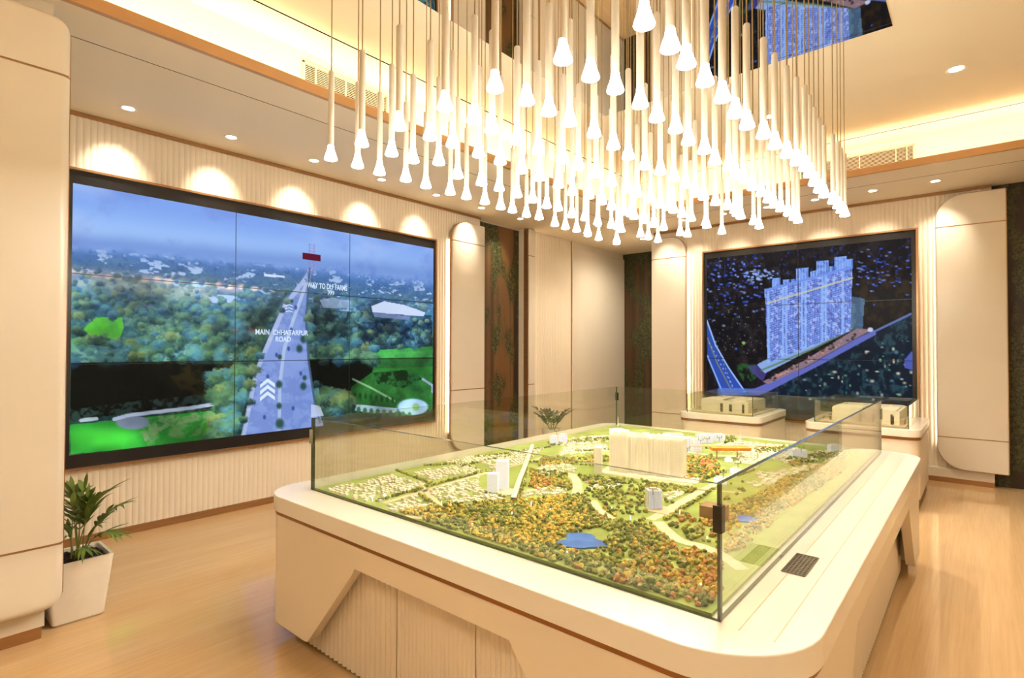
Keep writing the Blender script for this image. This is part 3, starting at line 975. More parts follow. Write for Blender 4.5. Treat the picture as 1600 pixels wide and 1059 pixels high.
def paint_tower(X, Y):
    c = Canvas(X, Y)
    S = X.shape
    n1, n2, n3 = fbm(S, (5, 8), 4, .6, 21), fbm(S, (28, 40), 4, .65, 22), fbm(S, (60, 84), 2, .7, 23)
    c.c[:] = np.array((16, 16, 22))
    c.mix((44, 38, 40), sstep(.4, .75, n2) * .9)
    c.mix((46, 34, 16), inpoly(X, Y, [(1330, 440), (1428, 400), (1428, 480), (1340, 530)]) * sstep(.35, .6, n2) * .7)
    c.mix((38, 62, 140), sstep(.70, .74, n3) * (Y < 470 - (X - 1100) * .1) * sstep(.4, .5, n1) * .7)
    r = random.Random(5)
    for _ in range(150):
        x, y = r.gauss(1150, 34), r.gauss(437, 32)
        if x < 1196:
            c.ell(x, y, r.uniform(1, 3.4), r.uniform(.8, 2.2), r.choice([(58, 92, 210), (80, 120, 236), (44, 70, 160), (120, 130, 170)]), .9, .5)
    for _ in range(40):
        c.ell(r.gauss(1187, 12), r.gauss(430, 5), r.uniform(1, 3), r.uniform(.8, 1.8), (150, 180, 246), .9, .5)
    for _ in range(60):
        x, y = r.uniform(1340, 1425), r.gauss(424, 20)
        c.ell(x, y, r.uniform(1, 4), r.uniform(.7, 1.6), r.choice([(52, 84, 200), (70, 110, 226), (110, 120, 180)]), .9, .5)
    for _ in range(70):
        x, y = r.uniform(1108, 1192), r.uniform(480, 556)
        c.ell(x, y, .9, .9, r.choice([(90, 110, 90), (60, 80, 120), (130, 140, 110)]), .8, .5)
    c.ell(1162, 536, 2.6, 2.6, (150, 180, 110), 1, .6)
    c.ell(1150, 545, 2.0, 2.0, (50, 90, 190), 1, .6)
    # lit trees, right
    lowr = inpoly(X, Y, [(1180, 616), (1300, 545), (1428, 490), (1428, 640), (1180, 640)])
    c.mix((12, 30, 48), lowr * .75)
    c.mix((40, 74, 86), lowr * sstep(.5, .68, n2) * .8)
    for _ in range(120):
        x, y = r.uniform(1215, 1425), r.uniform(505, 628)
        if y > 612 - (x - 1215) * .47:
            k = r.random()
            c.ell(x, y, r.uniform(.8, 3.2), r.uniform(.8, 2.8), r.choice([(206, 224, 196), (126, 204, 160), (236, 222, 196), (80, 132, 150)]), .5 + .5 * k, .8)
    # flyover
    fl = [(1104, 497), (1116, 540), (1136, 575), (1160, 605), (1166, 618), (1128, 618), (1105, 555)]
    c.poly(fl, (48, 78, 172))
    c.line([(1104, 500), (1118, 540), (1138, 574), (1164, 612)], 1.6, (150, 184, 250))
    c.line([(1105, 556), (1130, 616)], 1.6, (130, 170, 246))
    c.line([(1105, 528), (1120, 566), (1146, 616)], 1.4, (116, 130, 120), .9)
    for i in range(12):
        c.ell(1108 + i * 3.6, 536 + i * 6.6, .8, 1.4, (170, 196, 246), .8)
        c.ell(1106 + i * 2.6 + 12, 534 + i * 7, .8, 1.4, (150, 180, 240), .8)
    c.poly([(1122, 606), (1178, 607), (1190, 618), (1120, 618)], (92, 130, 226), .8)
    c.mix((40, 84, 44), inpoly(X, Y, [(1146, 568), (1180, 568), (1182, 590), (1166, 604)]) * sstep(.35, .6, n2))
    # street in front
    c.poly([(1168, 612), (1186, 604), (1262, 572), (1340, 528), (1366, 516), (1370, 522), (1300, 560), (1200, 612), (1184, 618)], (100, 108, 196), .95)
    c.poly([(1192, 596), (1262, 560), (1340, 512), (1362, 516), (1340, 527), (1262, 571), (1200, 600)], (150, 124, 140), .9)
    c.line([(1366, 518), (1424, 490)], 2.4, (104, 124, 190), .9)
    for i in range(46):
        u = r.random()
        c.ell(1198 + 148 * u, 596 - 76 * u + r.gauss(0, 3), r.uniform(1, 3), r.uniform(1, 2), r.choice([(214, 130, 100), (40, 34, 30), (190, 150, 150), (60, 60, 40)]), .85, .5)
    c.poly([(1181, 570), (1196, 564), (1200, 578), (1192, 596), (1178, 585), (1168, 572)], (74, 66, 140), .8)
    c.poly([(1183, 569), (1196, 562), (1330, 505), (1338, 510), (1300, 530), (1195, 583)], (140, 176, 232), .95)
    c.line([(1190, 578), (1270, 545), (1336, 512)], 2.2, (92, 124, 88), .8)
    c.ell(1360, 515, 4.5, 3.6, (200, 214, 250), .95, .3)
    c.poly([(1414, 562), (1426, 548), (1428, 578), (1414, 574)], (80, 96, 190), .9)
    # neighbouring block
    c.poly([(1329, 463), (1351, 467), (1348, 514), (1328, 512)], (66, 92, 124))
    c.mix((96, 128, 150), inpoly(X, Y, [(1329, 463), (1351, 467), (1348, 514), (1328, 512)]) * sstep(.4, .6, n2) * .6)
    # the tower: eight bays with crowns
    bl, br, tl, tr = (1199.5, 567), (1329, 517), (1195.5, 457), (1332, 420)
    body = [tl, tr, br, bl]
    for (x0, x1, h) in ((1195, 1201, 6), (1207, 1220, 19), (1224, 1234, 12), (1236, 1243, 10), (1244, 1263, 24), (1266, 1274, 14), (1275, 1294, 27), (1296, 1302, 14), (1303, 1323, 26), (1322, 1332, 18)):
        y = 457 - (x0 - 1195.5) * .271
        c.poly([(x0, y + 8), (x0, y - h), (x1, y - h - (x1 - x0) * .1), (x1, y + 6)], (120, 160, 240))
        c.poly([(x1 - 3, y + 8), (x1 - 3, y - h), (x1, y - h), (x1, y + 6)], (86, 122, 214))
    crown = (c.c[..., 2] > 200) & (Y < 462)
    c.mix((84, 110, 196), crown * sstep(.52, .6, n3) * .8)
    c.mix((164, 196, 250), crown * (np.abs((X / 4.5) % 1 - .5) < .16) * .6)
    c.poly([(1195.5, 452), (1332, 415), br, bl], (112, 146, 236))
    ins = inpoly(X, Y, [(1195.5, 456), (1332, 419), br, bl])
    u = (X - 1197) / 133
    yt, yb = 457 - u * 37, 567 - u * 50
    v = (Y - yt) / (yb - yt)
    fl_ = np.abs((v * 30) % 1 - .5)
    c.mix((70, 86, 176), ins * (fl_ < .2) * .55)
    c.mix((150, 182, 250), ins * (fl_ > .36) * .6)
    wn_ = np.abs((u * 36) % 1 - .5)
    c.mix((84, 92, 170), ins * (wn_ < .16) * .5)
    c.mix((186, 206, 252), ins * sstep(.56, .66, n3) * .7)
    c.mix((64, 66, 140), ins * sstep(.6, .7, fbm(S, (70, 110), 2, .6, 27)) * .5)
    for uu in (.03, .2, .24, .42, .46, .66, .70, .9):
        c.mix((146, 186, 252), ins * (np.abs(u - uu) < .014) * .8)
    c.line([(1199, 474), (1332, 434)], 1.8, (206, 206, 170), .8)
    return np.clip(c.c, 0, 255)


def to_lin(a):
    a = a / 255
    return np.where(a <= .04045, a / 12.92, ((a + .055) / 1.055) ** 2.4)


def video_wall(name, label, to_world, inv_axis, u0, u1, z0, z1, nc, nr, res, painter, right_to_left, bz, trim):
    """bezel, bronze frame and nc x nr lit panels;  to_world(u, t, z), t out of the wall"""
    base = Vector(to_world((u0 + u1) / 2, 0, z0))
    root = empty(name, base)
    tag(root, label, 'video wall')

    def part(mb, nm, mm):
        mb.xf(lambda p: Vector(to_world(*p)) - base)
        return mb.build(nm, M[mm], root)
    l, r_, b, t = bz
    part(MB().box(u0 - l, u1 + r_, .0, .036, z0 - b, z1 + t), 'bezel', 'black')
    fr = MB()
    q = trim
    fr.box(u0 - l - q, u1 + r_ + q, 0, .07, z1 + t, z1 + t + q)
    fr.box(u0 - l - q, u1 + r_ + q, 0, .07, z0 - b - q, z0 - b)
    fr.box(u0 - l - q, u0 - l, 0, .07, z0 - b, z1 + t)
    fr.box(u1 + r_, u1 + r_ + q, 0, .07, z0 - b, z1 + t)
    part(fr, 'frame', 'bronze')
    W, H = res
    us = np.linspace(u0, u1, nc * W + 1)
    zs = np.linspace(z1, z0, nr * H + 1)
    U, Z = np.meshgrid(us, zs)
    P = np.array(to_world(U, np.full_like(U, .042), Z))
    sx, sy = proj(P[0], P[1], P[2])
    colr = to_lin(painter(sx, sy)) / 2 ** EXPOSURE
    gap = .0034
    for j in range(nr):
        for i in range(nc):
            a, b2 = us[i * W] + gap, us[(i + 1) * W] - gap
            e, d = zs[j * H] - gap, zs[(j + 1) * H] + gap
            uu, zz = np.meshgrid(np.linspace(a, b2, W + 1), np.linspace(e, d, H + 1))
            pts = np.stack(to_world(uu, np.full_like(uu, .042), zz), -1).reshape(-1, 3) - np.array(base)
            ii = np.arange(H * W)
            y_, x_ = ii // W, ii % W
            q0 = y_ * (W + 1) + x_
            quads = np.stack([q0, q0 + 1, q0 + W + 2, q0 + W + 1], -1)
            if not right_to_left:
                quads = quads[:, ::-1]
            # sides so each panel is a thin tile
            back = np.stack(to_world(np.array([a, b2, b2, a]), np.full(4, .0365), np.array([e, e, d, d])), -1) - np.array(base)
            nv = len(pts)
            me = bpy.data.meshes.new('display_panel')
            me.from_pydata(np.vstack([pts, back]).tolist(), [], quads.tolist() + [[0, W, nv + 1, nv], [W, nv - 1, nv + 2, nv + 1], [nv - 1, nv - 1 - W, nv + 3, nv + 2], [nv - 1 - W, 0, nv, nv + 3]])
            ca = me.color_attributes.new('picture', 'FLOAT_COLOR', 'POINT')
            cc = np.zeros((nv + 4, 4))
            cc[:nv, :3] = colr[j * H:(j + 1) * H + 1, i * W:(i + 1) * W + 1].reshape(-1, 3)
            cc[:, 3] = 1
            ca.data.foreach_set('color', cc.astype(np.float32).ravel())
            o = link_mesh('display_panel', me, M['screen'], root)
    return root


def panel_of(root, k):
    return [o for o in root.children if o.name.startswith('display_panel')][k]


VY0, VY1, VZ0, VZ1 = 0.985, 4.597, 0.690, 2.757
v1 = video_wall('video_wall', 'large nine-panel video wall showing a tree-lined avenue, on the left wall',
                lambda u, t, z: (XL + .012 + t * .75, u, z), 0, VY0, VY1, VZ0, VZ1, 3, 3, (200, 116), paint_landscape, True, (.035, .02, .098, .098), .018)
SX0, SX1, SZ0, SZ1 = -3.05, -0.612, 0.637, 2.822
v2 = video_wall('video_wall', 'six-panel video wall showing a lit tower at night, on the far wall',
                lambda u, t, z: (u, YR - .012 - t * .75, z), 1, SX0, SX1, SZ0, SZ1, 2, 3, (150, 90), paint_tower, True, (.04, .04, .085, .085), .02)


def text_mesh(body, size, align='CENTER', sx=1.0):
    cu = bpy.data.curves.new('t', 'FONT')
    cu.body = body
    cu.size = size
    cu.align_x = align
    cu.extrude = .0006
    cu.offset = size * .016
    o = bpy.data.objects.new('t', cu)
    COL.objects.link(o)
    dg = bpy.context.evaluated_depsgraph_get()
    me = bpy.data.meshes.new_from_object(o.evaluated_get(dg))
    bpy.data.objects.remove(o)
    bpy.data.curves.remove(cu)
    for v in me.vertices:
        v.co.x *= sx
    return me


scr_x = XL + .012 + .042 * .75 + .001


def on_screen(me, px, py, name, mm, panel, parent=v1):
    """stand a flat mesh (x right, y up) on the left screen: right = +y, up = +z, out = +x"""
    p = at(px, py, 0, scr_x)
    for v in me.vertices:
        x, y, z = v.co
        v.co = Vector((p[0] + z, p[1] + x, p[2] + y)) - parent.location
    o = link_mesh(name, me, mm, parent)
    o.parent = panel_of(parent, panel)
    return o


def shape_mesh(name, polys):
    mb = MB()
    for pts in polys:
        mb.prism(pts, 0, .0008)
    return mb.mesh(name)


on_screen(text_mesh('WAY TO DLF FARMS', .078, sx=.64), 512.5, 451.5, 'caption', M['caption'], 1)
on_screen(text_mesh('MAIN  CHHATARPUR', .070, sx=.80), 441.5, 523, 'caption', M['caption'], 4)
on_screen(text_mesh('ROAD', .070, sx=.80), 442.5, 533.5, 'caption', M['caption'], 4)


def chevron(w, h, t):
    return [(-w, -h), (0, 0), (w, -h), (w, -h + t), (0, t), (-w, -h + t)]


big = shape_mesh('chevron', [[(x, y + k * .062) for x, y in chevron(.072, .055, .036)] for k in range(3)])
on_screen(big, 418, 617, 'road_arrow', M['caption'], 7)
sm = shape_mesh('chevron', [[(y * .6 + k * .028, x) for x, y in chevron(.022, .028, .016)] for k in range(3)])
on_screen(sm, 514, 457, 'arrow', M['caption'], 1)
sm2 = shape_mesh('chevron', [[(x * .9, y * .6 + k * .03) for x, y in chevron(.042, .02, .012)] for k in range(3)])
on_screen(sm2, 452, 486, 'arrow', M['caption'], 4)
on_screen(shape_mesh('sign', [[(-.10, -.034), (.10, -.034), (.10, .034), (-.10, .034)]]), 487, 401.5, 'sign_board', M['sign_red'], 1)
mast = []
for x in (-.028, .028):
    mast.append([(x - .003, -.17), (x + .003, -.17), (x + .003, -.036), (x - .003, -.036)])
    mast.append([(x - .003, .036), (x + .003, .036), (x + .003, .14), (x - .003, .14)])
for y in (.06, .09, .12, -.06, -.10, -.14):
    mast.append([(-.028, y), (.028, y), (.028, y + .004), (-.028, y + .004)])
on_screen(shape_mesh('mast', mast), 487, 401.5, 'mast', M['sign_line'], 1)


# ================================================================== DISPLAY TABLE
TX0, TX1, TY0, TY1, TZ = -2.935, -0.325, 1.366, 4.945, 0.75
table = empty('display_table', ((TX0 + TX1) / 2, (TY0 + TY1) / 2, 0))
tag(table, 'big white display table with rounded corners and copper band under the city model', 'table')
O = table.location


def tpart(mb, nm, mm, **k):
    mb.xf(lambda p: Vector(p) - O)
    return mb.build(nm, M[mm], table, **k)


RC = (.20, .30, .22, .20)
# worktop with softly rounded rim
tp = MB()
rings = [(0, TZ - .078), (0, TZ - .004), (.0012, TZ - .0012), (.004, TZ)]
vs, fs = [], []
for d, z in rings:
    vs += [(x, y, z) for x, y in rrect(TX0 + d, TX1 - d, TY0 + d, TY1 - d, [q - d for q in RC], 12)]
n = len(vs) // len(rings)
for i in range(len(rings) - 1):
    fs += [(i * n + k, i * n + (k + 1) % n, (i + 1) * n + (k + 1) % n, (i + 1) * n + k) for k in range(n)]
fs += [tuple(range(n))[::-1], tuple(range(3 * n, 4 * n))]
tpart(tp.add(vs, fs), 'worktop', 'white_gloss', smooth=True, angle=16)
tpart(MB().prism(rrect(TX0 + .008, TX1 - .008, TY0 + .008, TY1 - .008, [q - .008 for q in RC], 12), TZ - .098, TZ - .078), 'copper_band', 'copper_strip')


def shell(x0, x1, y0, y1, rc, ztop, zleg, zcut, cuts_x, cuts_y, th):
    """skirt round a rounded rectangle whose lower edge rises between the corner legs"""
    def along(a, lo, hi, leg, run):
        # a = distance along a side between its two ends
        for e, s_ in ((lo, 1), (hi, -1)):
            d = (a - e) * s_
            if d < leg:
                return zleg
        d = min((a - lo) - leg, hi - leg - a)
        t = min(1, max(0, d / run))
        t2 = t
        # soften both bends
        k = .10
        if t < k: t2 = t * t / (2 * k)
        elif t > 1 - k: t2 = 1 - k / 2 - (1 - (1 - t) / k) ** 0 * 0 - ((1 - t) ** 2) / (2 * k) + 0
        else: t2 = t - k / 2
        t2 = t2 / (1 - k) if t <= 1 - k else min(1, t2 / (1 - k))
        return zleg + (zcut - zleg) * min(1, t2)
    base = rrect(x0, x1, y0, y1, rc, 10)
    inner = rrect(x0 + th, x1 - th, y0 + th, y1 - th, [q - th for q in rc], 10)
    P, Q = [], []
    for i in range(len(base)):
        a, b = Vector(base[i]), Vector(base[(i + 1) % len(base)])
        c_, d = Vector(inner[i]), Vector(inner[(i + 1) % len(base)])
        k = max(1, int((b - a).length / .02))
        for j in range(k):
            P.append(a.lerp(b, j / k))
            Q.append(c_.lerp(d, j / k))
    vs = []
    for p, q in zip(P, Q):
        if abs(p.y - y0) < 1e-4 or abs(p.y - y1) < 1e-4:
            zb = along(p.x, x0, x1, *cuts_x)
        elif abs(p.x - x0) < 1e-4 or abs(p.x - x1) < 1e-4:
            zb = along(p.y, y0, y1, *cuts_y)
        else:
            zb = zleg
        vs += [(p.x, p.y, zb), (p.x, p.y, ztop), (q.x, q.y, zb), (q.x, q.y, ztop)]
    n = len(P)
    fs = []
    for i in range(n):
        a, b = 4 * i, 4 * ((i + 1) % n)
        fs += [(a, b, b + 1, a + 1), (a + 2, a + 3, b + 3, b + 2), (a, a + 2, b + 2, b), (a + 1, b + 1, b + 3, a + 3)]
    return MB().add(vs, fs)


tpart(shell(TX0 + .012, TX1 - .012, TY0 + .012, TY1 - .012, [q - .012 for q in RC], TZ - .098, .10, .552, (.44, .44), (.50, .40), .05), 'skirt', 'body', smooth=True, angle=35)
# inner cabinet with fluted fronts and flat doors
IX0, IX1, IY0, IY1 = TX0 + .26, TX1 - .10, TY0 + .095, 4.55
tpart(MB().box(IX0 + .02, IX1 - .02, IY0 + .02, IY1, .025, TZ - .1), 'cabinet', 'body')
holder = table


def tfluted(axis, plane, u0, u1, out, pitch, depth):
    pre = set(COL.objects)
    tmp = empty('tmp')
    fluted(tmp, axis, plane, u0, u1, .018, TZ - .1, out, width=99, pitch=pitch, depth=depth, name='fluted_front', m='body')
    for o in list(tmp.children):
        o.parent = table
        for v in o.data.vertices:
            v.co -= O
    bpy.data.objects.remove(tmp)


dx1, dx2 = at(616.5, 960, 1, IY0)[0], at(739.5, 1000, 1, IY0)[0]
tfluted('x', IY0 + .012, IX0, dx1 - .002, -1, .036, .012)
tfluted('x', IY0 + .012, dx1 + .002, dx2 - .002, -1, .024, .004)
tfluted('x', IY0 + .012, dx2 + .002, dx2 + .46, -1, .024, .004)
tfluted('x', IY0 + .012, dx2 + .464, IX1, -1, .036, .012)
tfluted('y', IX1 - .012, IY0, IY1, 1, .036, .012)
tfluted('y', IX0 + .012, IY0, IY1, -1, .036, .012)
tpart(MB().box(IX0 + .06, IX1 - .06, IY0 + .06, IY1 - .04, 0, .03), 'plinth', 'plinth')
# far end support
tpart(MB().box(TX0 + .5, TX1 - .09, TY1 - .12, TY1 - .06, 0, TZ - .1), 'end_support', 'body')
# joints in the worktop on the right and the glazing channel
GX0, GX1, GY0, GY1, GZ = -2.735, -0.557, 1.546, 4.79, 1.132
j = MB()
for x in (-.505, -.415):
    j.box(x - .0015, x + .0015, TY0 + .17, TY1 - .17, TZ - .002, TZ + .0008)
tpart(j, 'worktop_joint', 'm_road')
# floor vent set into the worktop
va = at(1244, 866, 2, TZ)
vent = empty('table_vent', (-.490, 2.140, TZ))
tag(vent, 'dark square mesh vent set into the table top near the right glass pane', 'vent')
vw, vl = .036, .105
MB().box(-vw, vw, -vl, vl, 0, .0015).build('backing', M['m_dark'], vent)
gm = MB()
for k in range(13):
    y = -vl + 2 * vl * k / 12
    gm.box(-vw, vw, y - .0022, y + .0022, .0015, .0035)
for k in range(7):
    x = -vw + 2 * vw * k / 6
    gm.box(x - .0018, x + .0018, -vl, vl, .0015, .003)
gm.build('mesh_grid', mat('vent_mesh', (0.17, 0.14, 0.10), .5, .3, noise=.1), vent)


# ================================================================== GLASS CASES
def pane_mesh(x0, x1, y0, y1, z0, z1, root):
    """one sheet: clear faces, green edges"""
    o = root.location
    mb = MB().box(x0 - o.x, x1 - o.x, y0 - o.y, y1 - o.y, z0 - o.z, z1 - o.z)
    ob = mb.build('glass_pane', M['glass'], root)
    ob.data.materials.append(M['edge'])
    thin = 0 if (x1 - x0) < (y1 - y0) else 1
    for p in ob.data.polygons:
        if abs(p.normal[thin]) < .5:
            p.material_index = 1
    return ob


def glass_case(x0, x1, y0, y1, z0, z1, t, label, clip_z=None, clip_h=.05):
    root = empty('glass_case', ((x0 + x1) / 2, (y0 + y1) / 2, z0))
    tag(root, label, 'glass case')
    e = .0005
    pane_mesh(x0, x1, y0, y0 + t, z0, z1, root)
    pane_mesh(x0, x1, y1 - t, y1, z0, z1, root)
    pane_mesh(x0, x0 + t, y0 + t + e, y1 - t - e, z0, z1, root)
    pane_mesh(x1 - t, x1, y0 + t + e, y1 - t - e, z0, z1, root)
    if clip_z:
        for cx, sx in ((x0, -1), (x1, 1)):
            for cy, sy in ((y0, -1), (y1, 1)):
                mb = MB()
                w_ = clip_h * .24
                for a, b in ((cx - root.location.x, cy - root.location.y),):
                    xs = sorted((a + sx * .007, a - sx * w_))
                    ys = sorted((b + sy * .0005, b + sy * .007))
                    mb.box(xs[0], xs[1], ys[0], ys[1], clip_z - clip_h / 2 - z0, clip_z + clip_h / 2 - z0)
                    ys = sorted((b + sy * .0, b - sy * w_))
                    xs = sorted((a + sx * .0005, a + sx * .007))
                    mb.box(xs[0], xs[1], ys[0], ys[1], clip_z - clip_h / 2 - z0, clip_z + clip_h / 2 - z0)
                mb.build('corner_clip', M['dark_metal'] if sx > 0 and sy < 0 else M['chrome'], root)
    return root


glass_case(GX0, GX1, GY0, GY1, TZ + .001, GZ, .014, 'long open glass guard standing on the display table round the city model', 1.035, .075)

# ================================================================== CITY MODEL
ZG = TZ + .001
model = empty('city_model', ((GX0 + GX1) / 2, (GY0 + GY1) / 2, ZG))
tag(model, 'large scale model of a green city quarter with white towers on the display table', 'scale model')
O2 = model.location
BX0, BX1, BY0, BY1 = GX0 + .018, GX1 - .03, GY0 + .014, GY1 - .02
ZT = ZG + .010


def mpart(mb, nm, mm, parent=None, kind=None, label=None, **k):
    mb.xf(lambda p: Vector(p) - O2)
    o = mb.build(nm, M[mm], model if parent is None else parent, **k)
    if kind: o['kind'] = kind
    if label: o['label'] = label
    return o


mpart(MB().box(BX0, BX1, BY0, BY1, ZG, ZT), 'turf_board', 'm_grass')


def mp(px, py, z=None):
    p = at(px, py, 2, ZT if z is None else z)
    return Vector((p[0], p[1]))


def ribbon(pts, wd, z=.0012, name='road', mm='m_road', th=None):
    P = [mp(*p) for p in pts]
    # smooth once
    for _ in range(2):
        Q = [P[0]]
        for a, b in zip(P[:-1], P[1:]):
            Q += [a.lerp(b, .25), a.lerp(b, .75)]
        P = Q + [P[-1]]
    L, R_ = [], []
    for i, p in enumerate(P):
        t = (P[min(i + 1, len(P) - 1)] - P[max(0, i - 1)]).normalized()
        nn = Vector((-t.y, t.x)) * wd / 2
        cl = lambda q: (min(max(q.x, BX0 + .002), BX1 - .002), min(max(q.y, BY0 + .002), BY1 - .002))
        L.append(cl(p + nn))
        R_.append(cl(p - nn))
    n = len(P)
    z0 = ZT if th is None else ZT + z - th
    vs = [(x, y, ZT + z) for x, y in L] + [(x, y, ZT + z) for x, y in R_] + [(x, y, z0) for x, y in L] + [(x, y, z0) for x, y in R_]
    fs = []
    for i in range(n - 1):
        fs += [(i, i + 1, n + i + 1, n + i), (2 * n + i, 3 * n + i, 3 * n + i + 1, 2 * n + i + 1), (i, 2 * n + i, 2 * n + i + 1, i + 1), (n + i, n + i + 1, 3 * n + i + 1, 3 * n + i)]
    return mpart(MB().add(vs, fs), name, mm)


ROADS = [([(1016, 812), (1060, 787), (1105, 762), (1140, 745), (1180, 728)], .045), ([(893, 742), (903, 752), (901, 775)], .05), ([(927, 782), (936, 798), (960, 811)], .035),
         ([(1028, 815), (1040, 828), (1062, 846), (1098, 853), (1130, 868), (1160, 890)], .05), ([(945, 738), (1005, 747), (1080, 758)], .07), ([(600, 786), (650, 771), (760, 738), (860, 712)], .03),
         ([(655, 757), (692, 795)], .03), ([(620, 806), (665, 810)], .025), ([(860, 735), (900, 742)], .03), ([(1066, 705), (1130, 714), (1260, 712)], .05), ([(1090, 765), (1160, 770)], .02)]
for pts, wd in ROADS:
    ribbon(pts, wd)
# raised carriageway on the left of the lit towers
ribbon([(832, 700), (822, 730), (812, 755), (802, 786)], .026, z=.028, name='flyover', mm='m_road', th=.010)
ribbon([(1076, 709), (1110, 709), (1195, 709)], .02, z=.06, name='elevated_railway', mm='m_road', th=.006)
pil = MB()
for px in (1090, 1120, 1152, 1184):
    p = mp(px, 716)
    pil.box(p.x - .004, p.x + .004, p.y - .004, p.y + .004, ZT, ZT + .055)
mpart(pil, 'railway_piers', 'm_road')
# ponds
for cx, cy, rx, ry, sd in ((909, 847, .075, .085, 3), (1167, 812, .045, .05, 4)):
    c0 = mp(cx, cy)
    rr = random.Random(sd)
    pts = []
    for k in range(22):
        a = 2 * PI * k / 22
        q = 1 + .22 * math.sin(3 * a + 1) + .12 * math.sin(5 * a)
        pts.append((c0.x + rx * q * math.cos(a) * 1.15, c0.y + ry * q * math.sin(a)))
    mpart(MB().prism(pts, ZT, ZT + .006), 'pond', 'm_water', label='bright blue pond')


def block(px, py, wd, dp, h, mm, rot=0.0, floors=0, name='model_tower', bays=0, crown=True, label=None, trim='m_white'):
    p = mp(px, py)
    root_o = None
    ca, sa = math.cos(rot), math.sin(rot)

    def tf(q):
        return Vector((p.x + q[0] * ca - q[1] * sa, p.y + q[0] * sa + q[1] * ca, ZT + q[2]))
    mb = MB().box(-wd / 2, wd / 2, 0, dp, 0, h).xf(tf)
    body = mpart(mb, name, mm, label=label)
    tr = MB()
    for k in range(1, floors):
        z = h * k / floors
        tr.box(-wd / 2 - .0012, wd / 2 + .0012, -.0012, dp + .0012, z - .0011, z + .0011)
    for k in range(bays + 1 if bays else 0):
        x, y = -wd / 2 + wd * k / bays, dp * k / bays
        for a in (0, dp):
            tr.box(x - .0016, x + .0016, a - .002, a + .002, 0, h + .002)
        for a in (-wd / 2, wd / 2):
            tr.box(a - .002, a + .002, y - .0016, y + .0016, 0, h + .002)
    if crown:
        tr.box(-wd * .3, wd * .3, dp * .2, dp * .8, h, h + .008)
    if tr.v:
        mpart(tr.xf(tf), 'facade_grid', trim, parent=body)
    return body


CAM_ROT = math.radians(40)
# main estate: one long ivory block of seven stepped bays
A, B = mp(951, 737), mp(1066, 750)
dirv = (B - A).normalized()
nrm = Vector((-dirv.y, dirv.x))
L = (B - A).length
mt = empty('ivory_estate_tower')
mt.parent = model
mt.location = Vector((A.x, A.y, ZT)) - O2
rot = math.atan2(dirv.y, dirv.x)
mt.rotation_euler = (0, 0, rot)
HT = .232
bays = [(0, .13, .020, .985), (.13, .26, .0, 1.02), (.26, .40, .022, .96), (.40, .54, .004, .985), (.54, .67, .024, .95), (.67, .82, .002, .97), (.82, 1.0, .020, .955)]
bod, flo, rib = MB(), MB(), MB()
D = .13
for a, b, s_, hh in bays:
    x0, x1, h = a * L, b * L, HT * hh
    bod.box(x0, x1, s_, D - .02 + s_, 0, h)
    bod.box(x0 + .012, x1 - .012, s_ + .02, D - .03, h, h + .012)
    for k in range(1, 26):
        z = h * k / 26
        flo.box(x0 + .003, x1 - .003, s_ - .003, D - .017 + s_, z - .0013, z + .0013)
    for t in (0.03, .36, .64, .97):
        x = x0 + (x1 - x0) * t
        rib.box(x - .0022, x + .0022, s_ - .005, s_ + .01, 0, h + .006)
bod.build('tower_block', M['m_tower'], mt)
flo.build('balconies', M['m_white'], mt)
rib.build('ribs', M['m_tower'], mt)
MB().box(-.05, L + .09, -.055, D + .01, -.002, .004).build('podium', M['m_white'], mt)
block(934, 740, .045, .05, .155, 'm_white', CAM_ROT * .6, 0, label='slim plain white block', crown=False)
# white lit pair on the left
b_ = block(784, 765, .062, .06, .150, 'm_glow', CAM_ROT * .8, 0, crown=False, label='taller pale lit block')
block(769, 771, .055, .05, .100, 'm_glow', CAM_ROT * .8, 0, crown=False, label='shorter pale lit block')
bp_ = mp(778, 768)
mpart(MB().box(bp_.x - .07, bp_.x + .09, bp_.y - .03, bp_.y + .09, ZT, ZT + .004), 'forecourt', 'm_road')
# striped glass tower, brown block, distant towers
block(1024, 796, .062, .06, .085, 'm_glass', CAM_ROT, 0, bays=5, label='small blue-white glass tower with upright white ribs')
pp = mp(1030, 797)
mpart(MB().box(pp.x - .06, pp.x + .07, pp.y - .05, pp.y + .07, ZT, ZT + .003), 'forecourt', 'm_road')
block(1111, 815, .10, .09, .062, 'm_brown', math.radians(4), 0, crown=False, name='model_building', label='plain brown block')
block(866, 695, .065, .055, .062, 'm_glass', CAM_ROT, 5, bays=4, trim='m_white')
block(880, 693, .06, .05, .068, 'm_glass', CAM_ROT, 5, bays=4)
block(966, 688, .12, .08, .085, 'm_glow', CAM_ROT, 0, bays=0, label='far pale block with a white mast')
q = mp(966, 676)
mpart(MB().lathe([(.010, 0), (.004, .05), (.003, .14)], 8, (q.x, q.y, ZT)), 'mast', 'm_white')
for i, (px, py, w_, h) in enumerate(((1058, 694, .10, .075), (1077, 704, .09, .09), (1090, 707, .06, .09), (1098, 692, .08, .06), (1107, 692, .07, .065), (1124, 690, .09, .055), (1045, 690, .07, .06))):
    block(px, py, w_, .05, h, 'm_glass', CAM_ROT, 6, bays=5)
block(1128, 757, .055, .05, .030, 'm_glow', CAM_ROT, 0, name='model_house', label='small glowing white house')
block(1152, 741, .05, .045, .030, 'm_glow', CAM_ROT, 0, name='model_house')
block(1250, 716, .10, .06, .055, 'm_glow', CAM_ROT, 0, name='model_house')
block(1140, 722, .04, .035, .02, 'm_glow', CAM_ROT, 0, name='model_house')
block(1307, 706, .08, .05, .045, 'm_glow', CAM_ROT, 0, name='model_house')
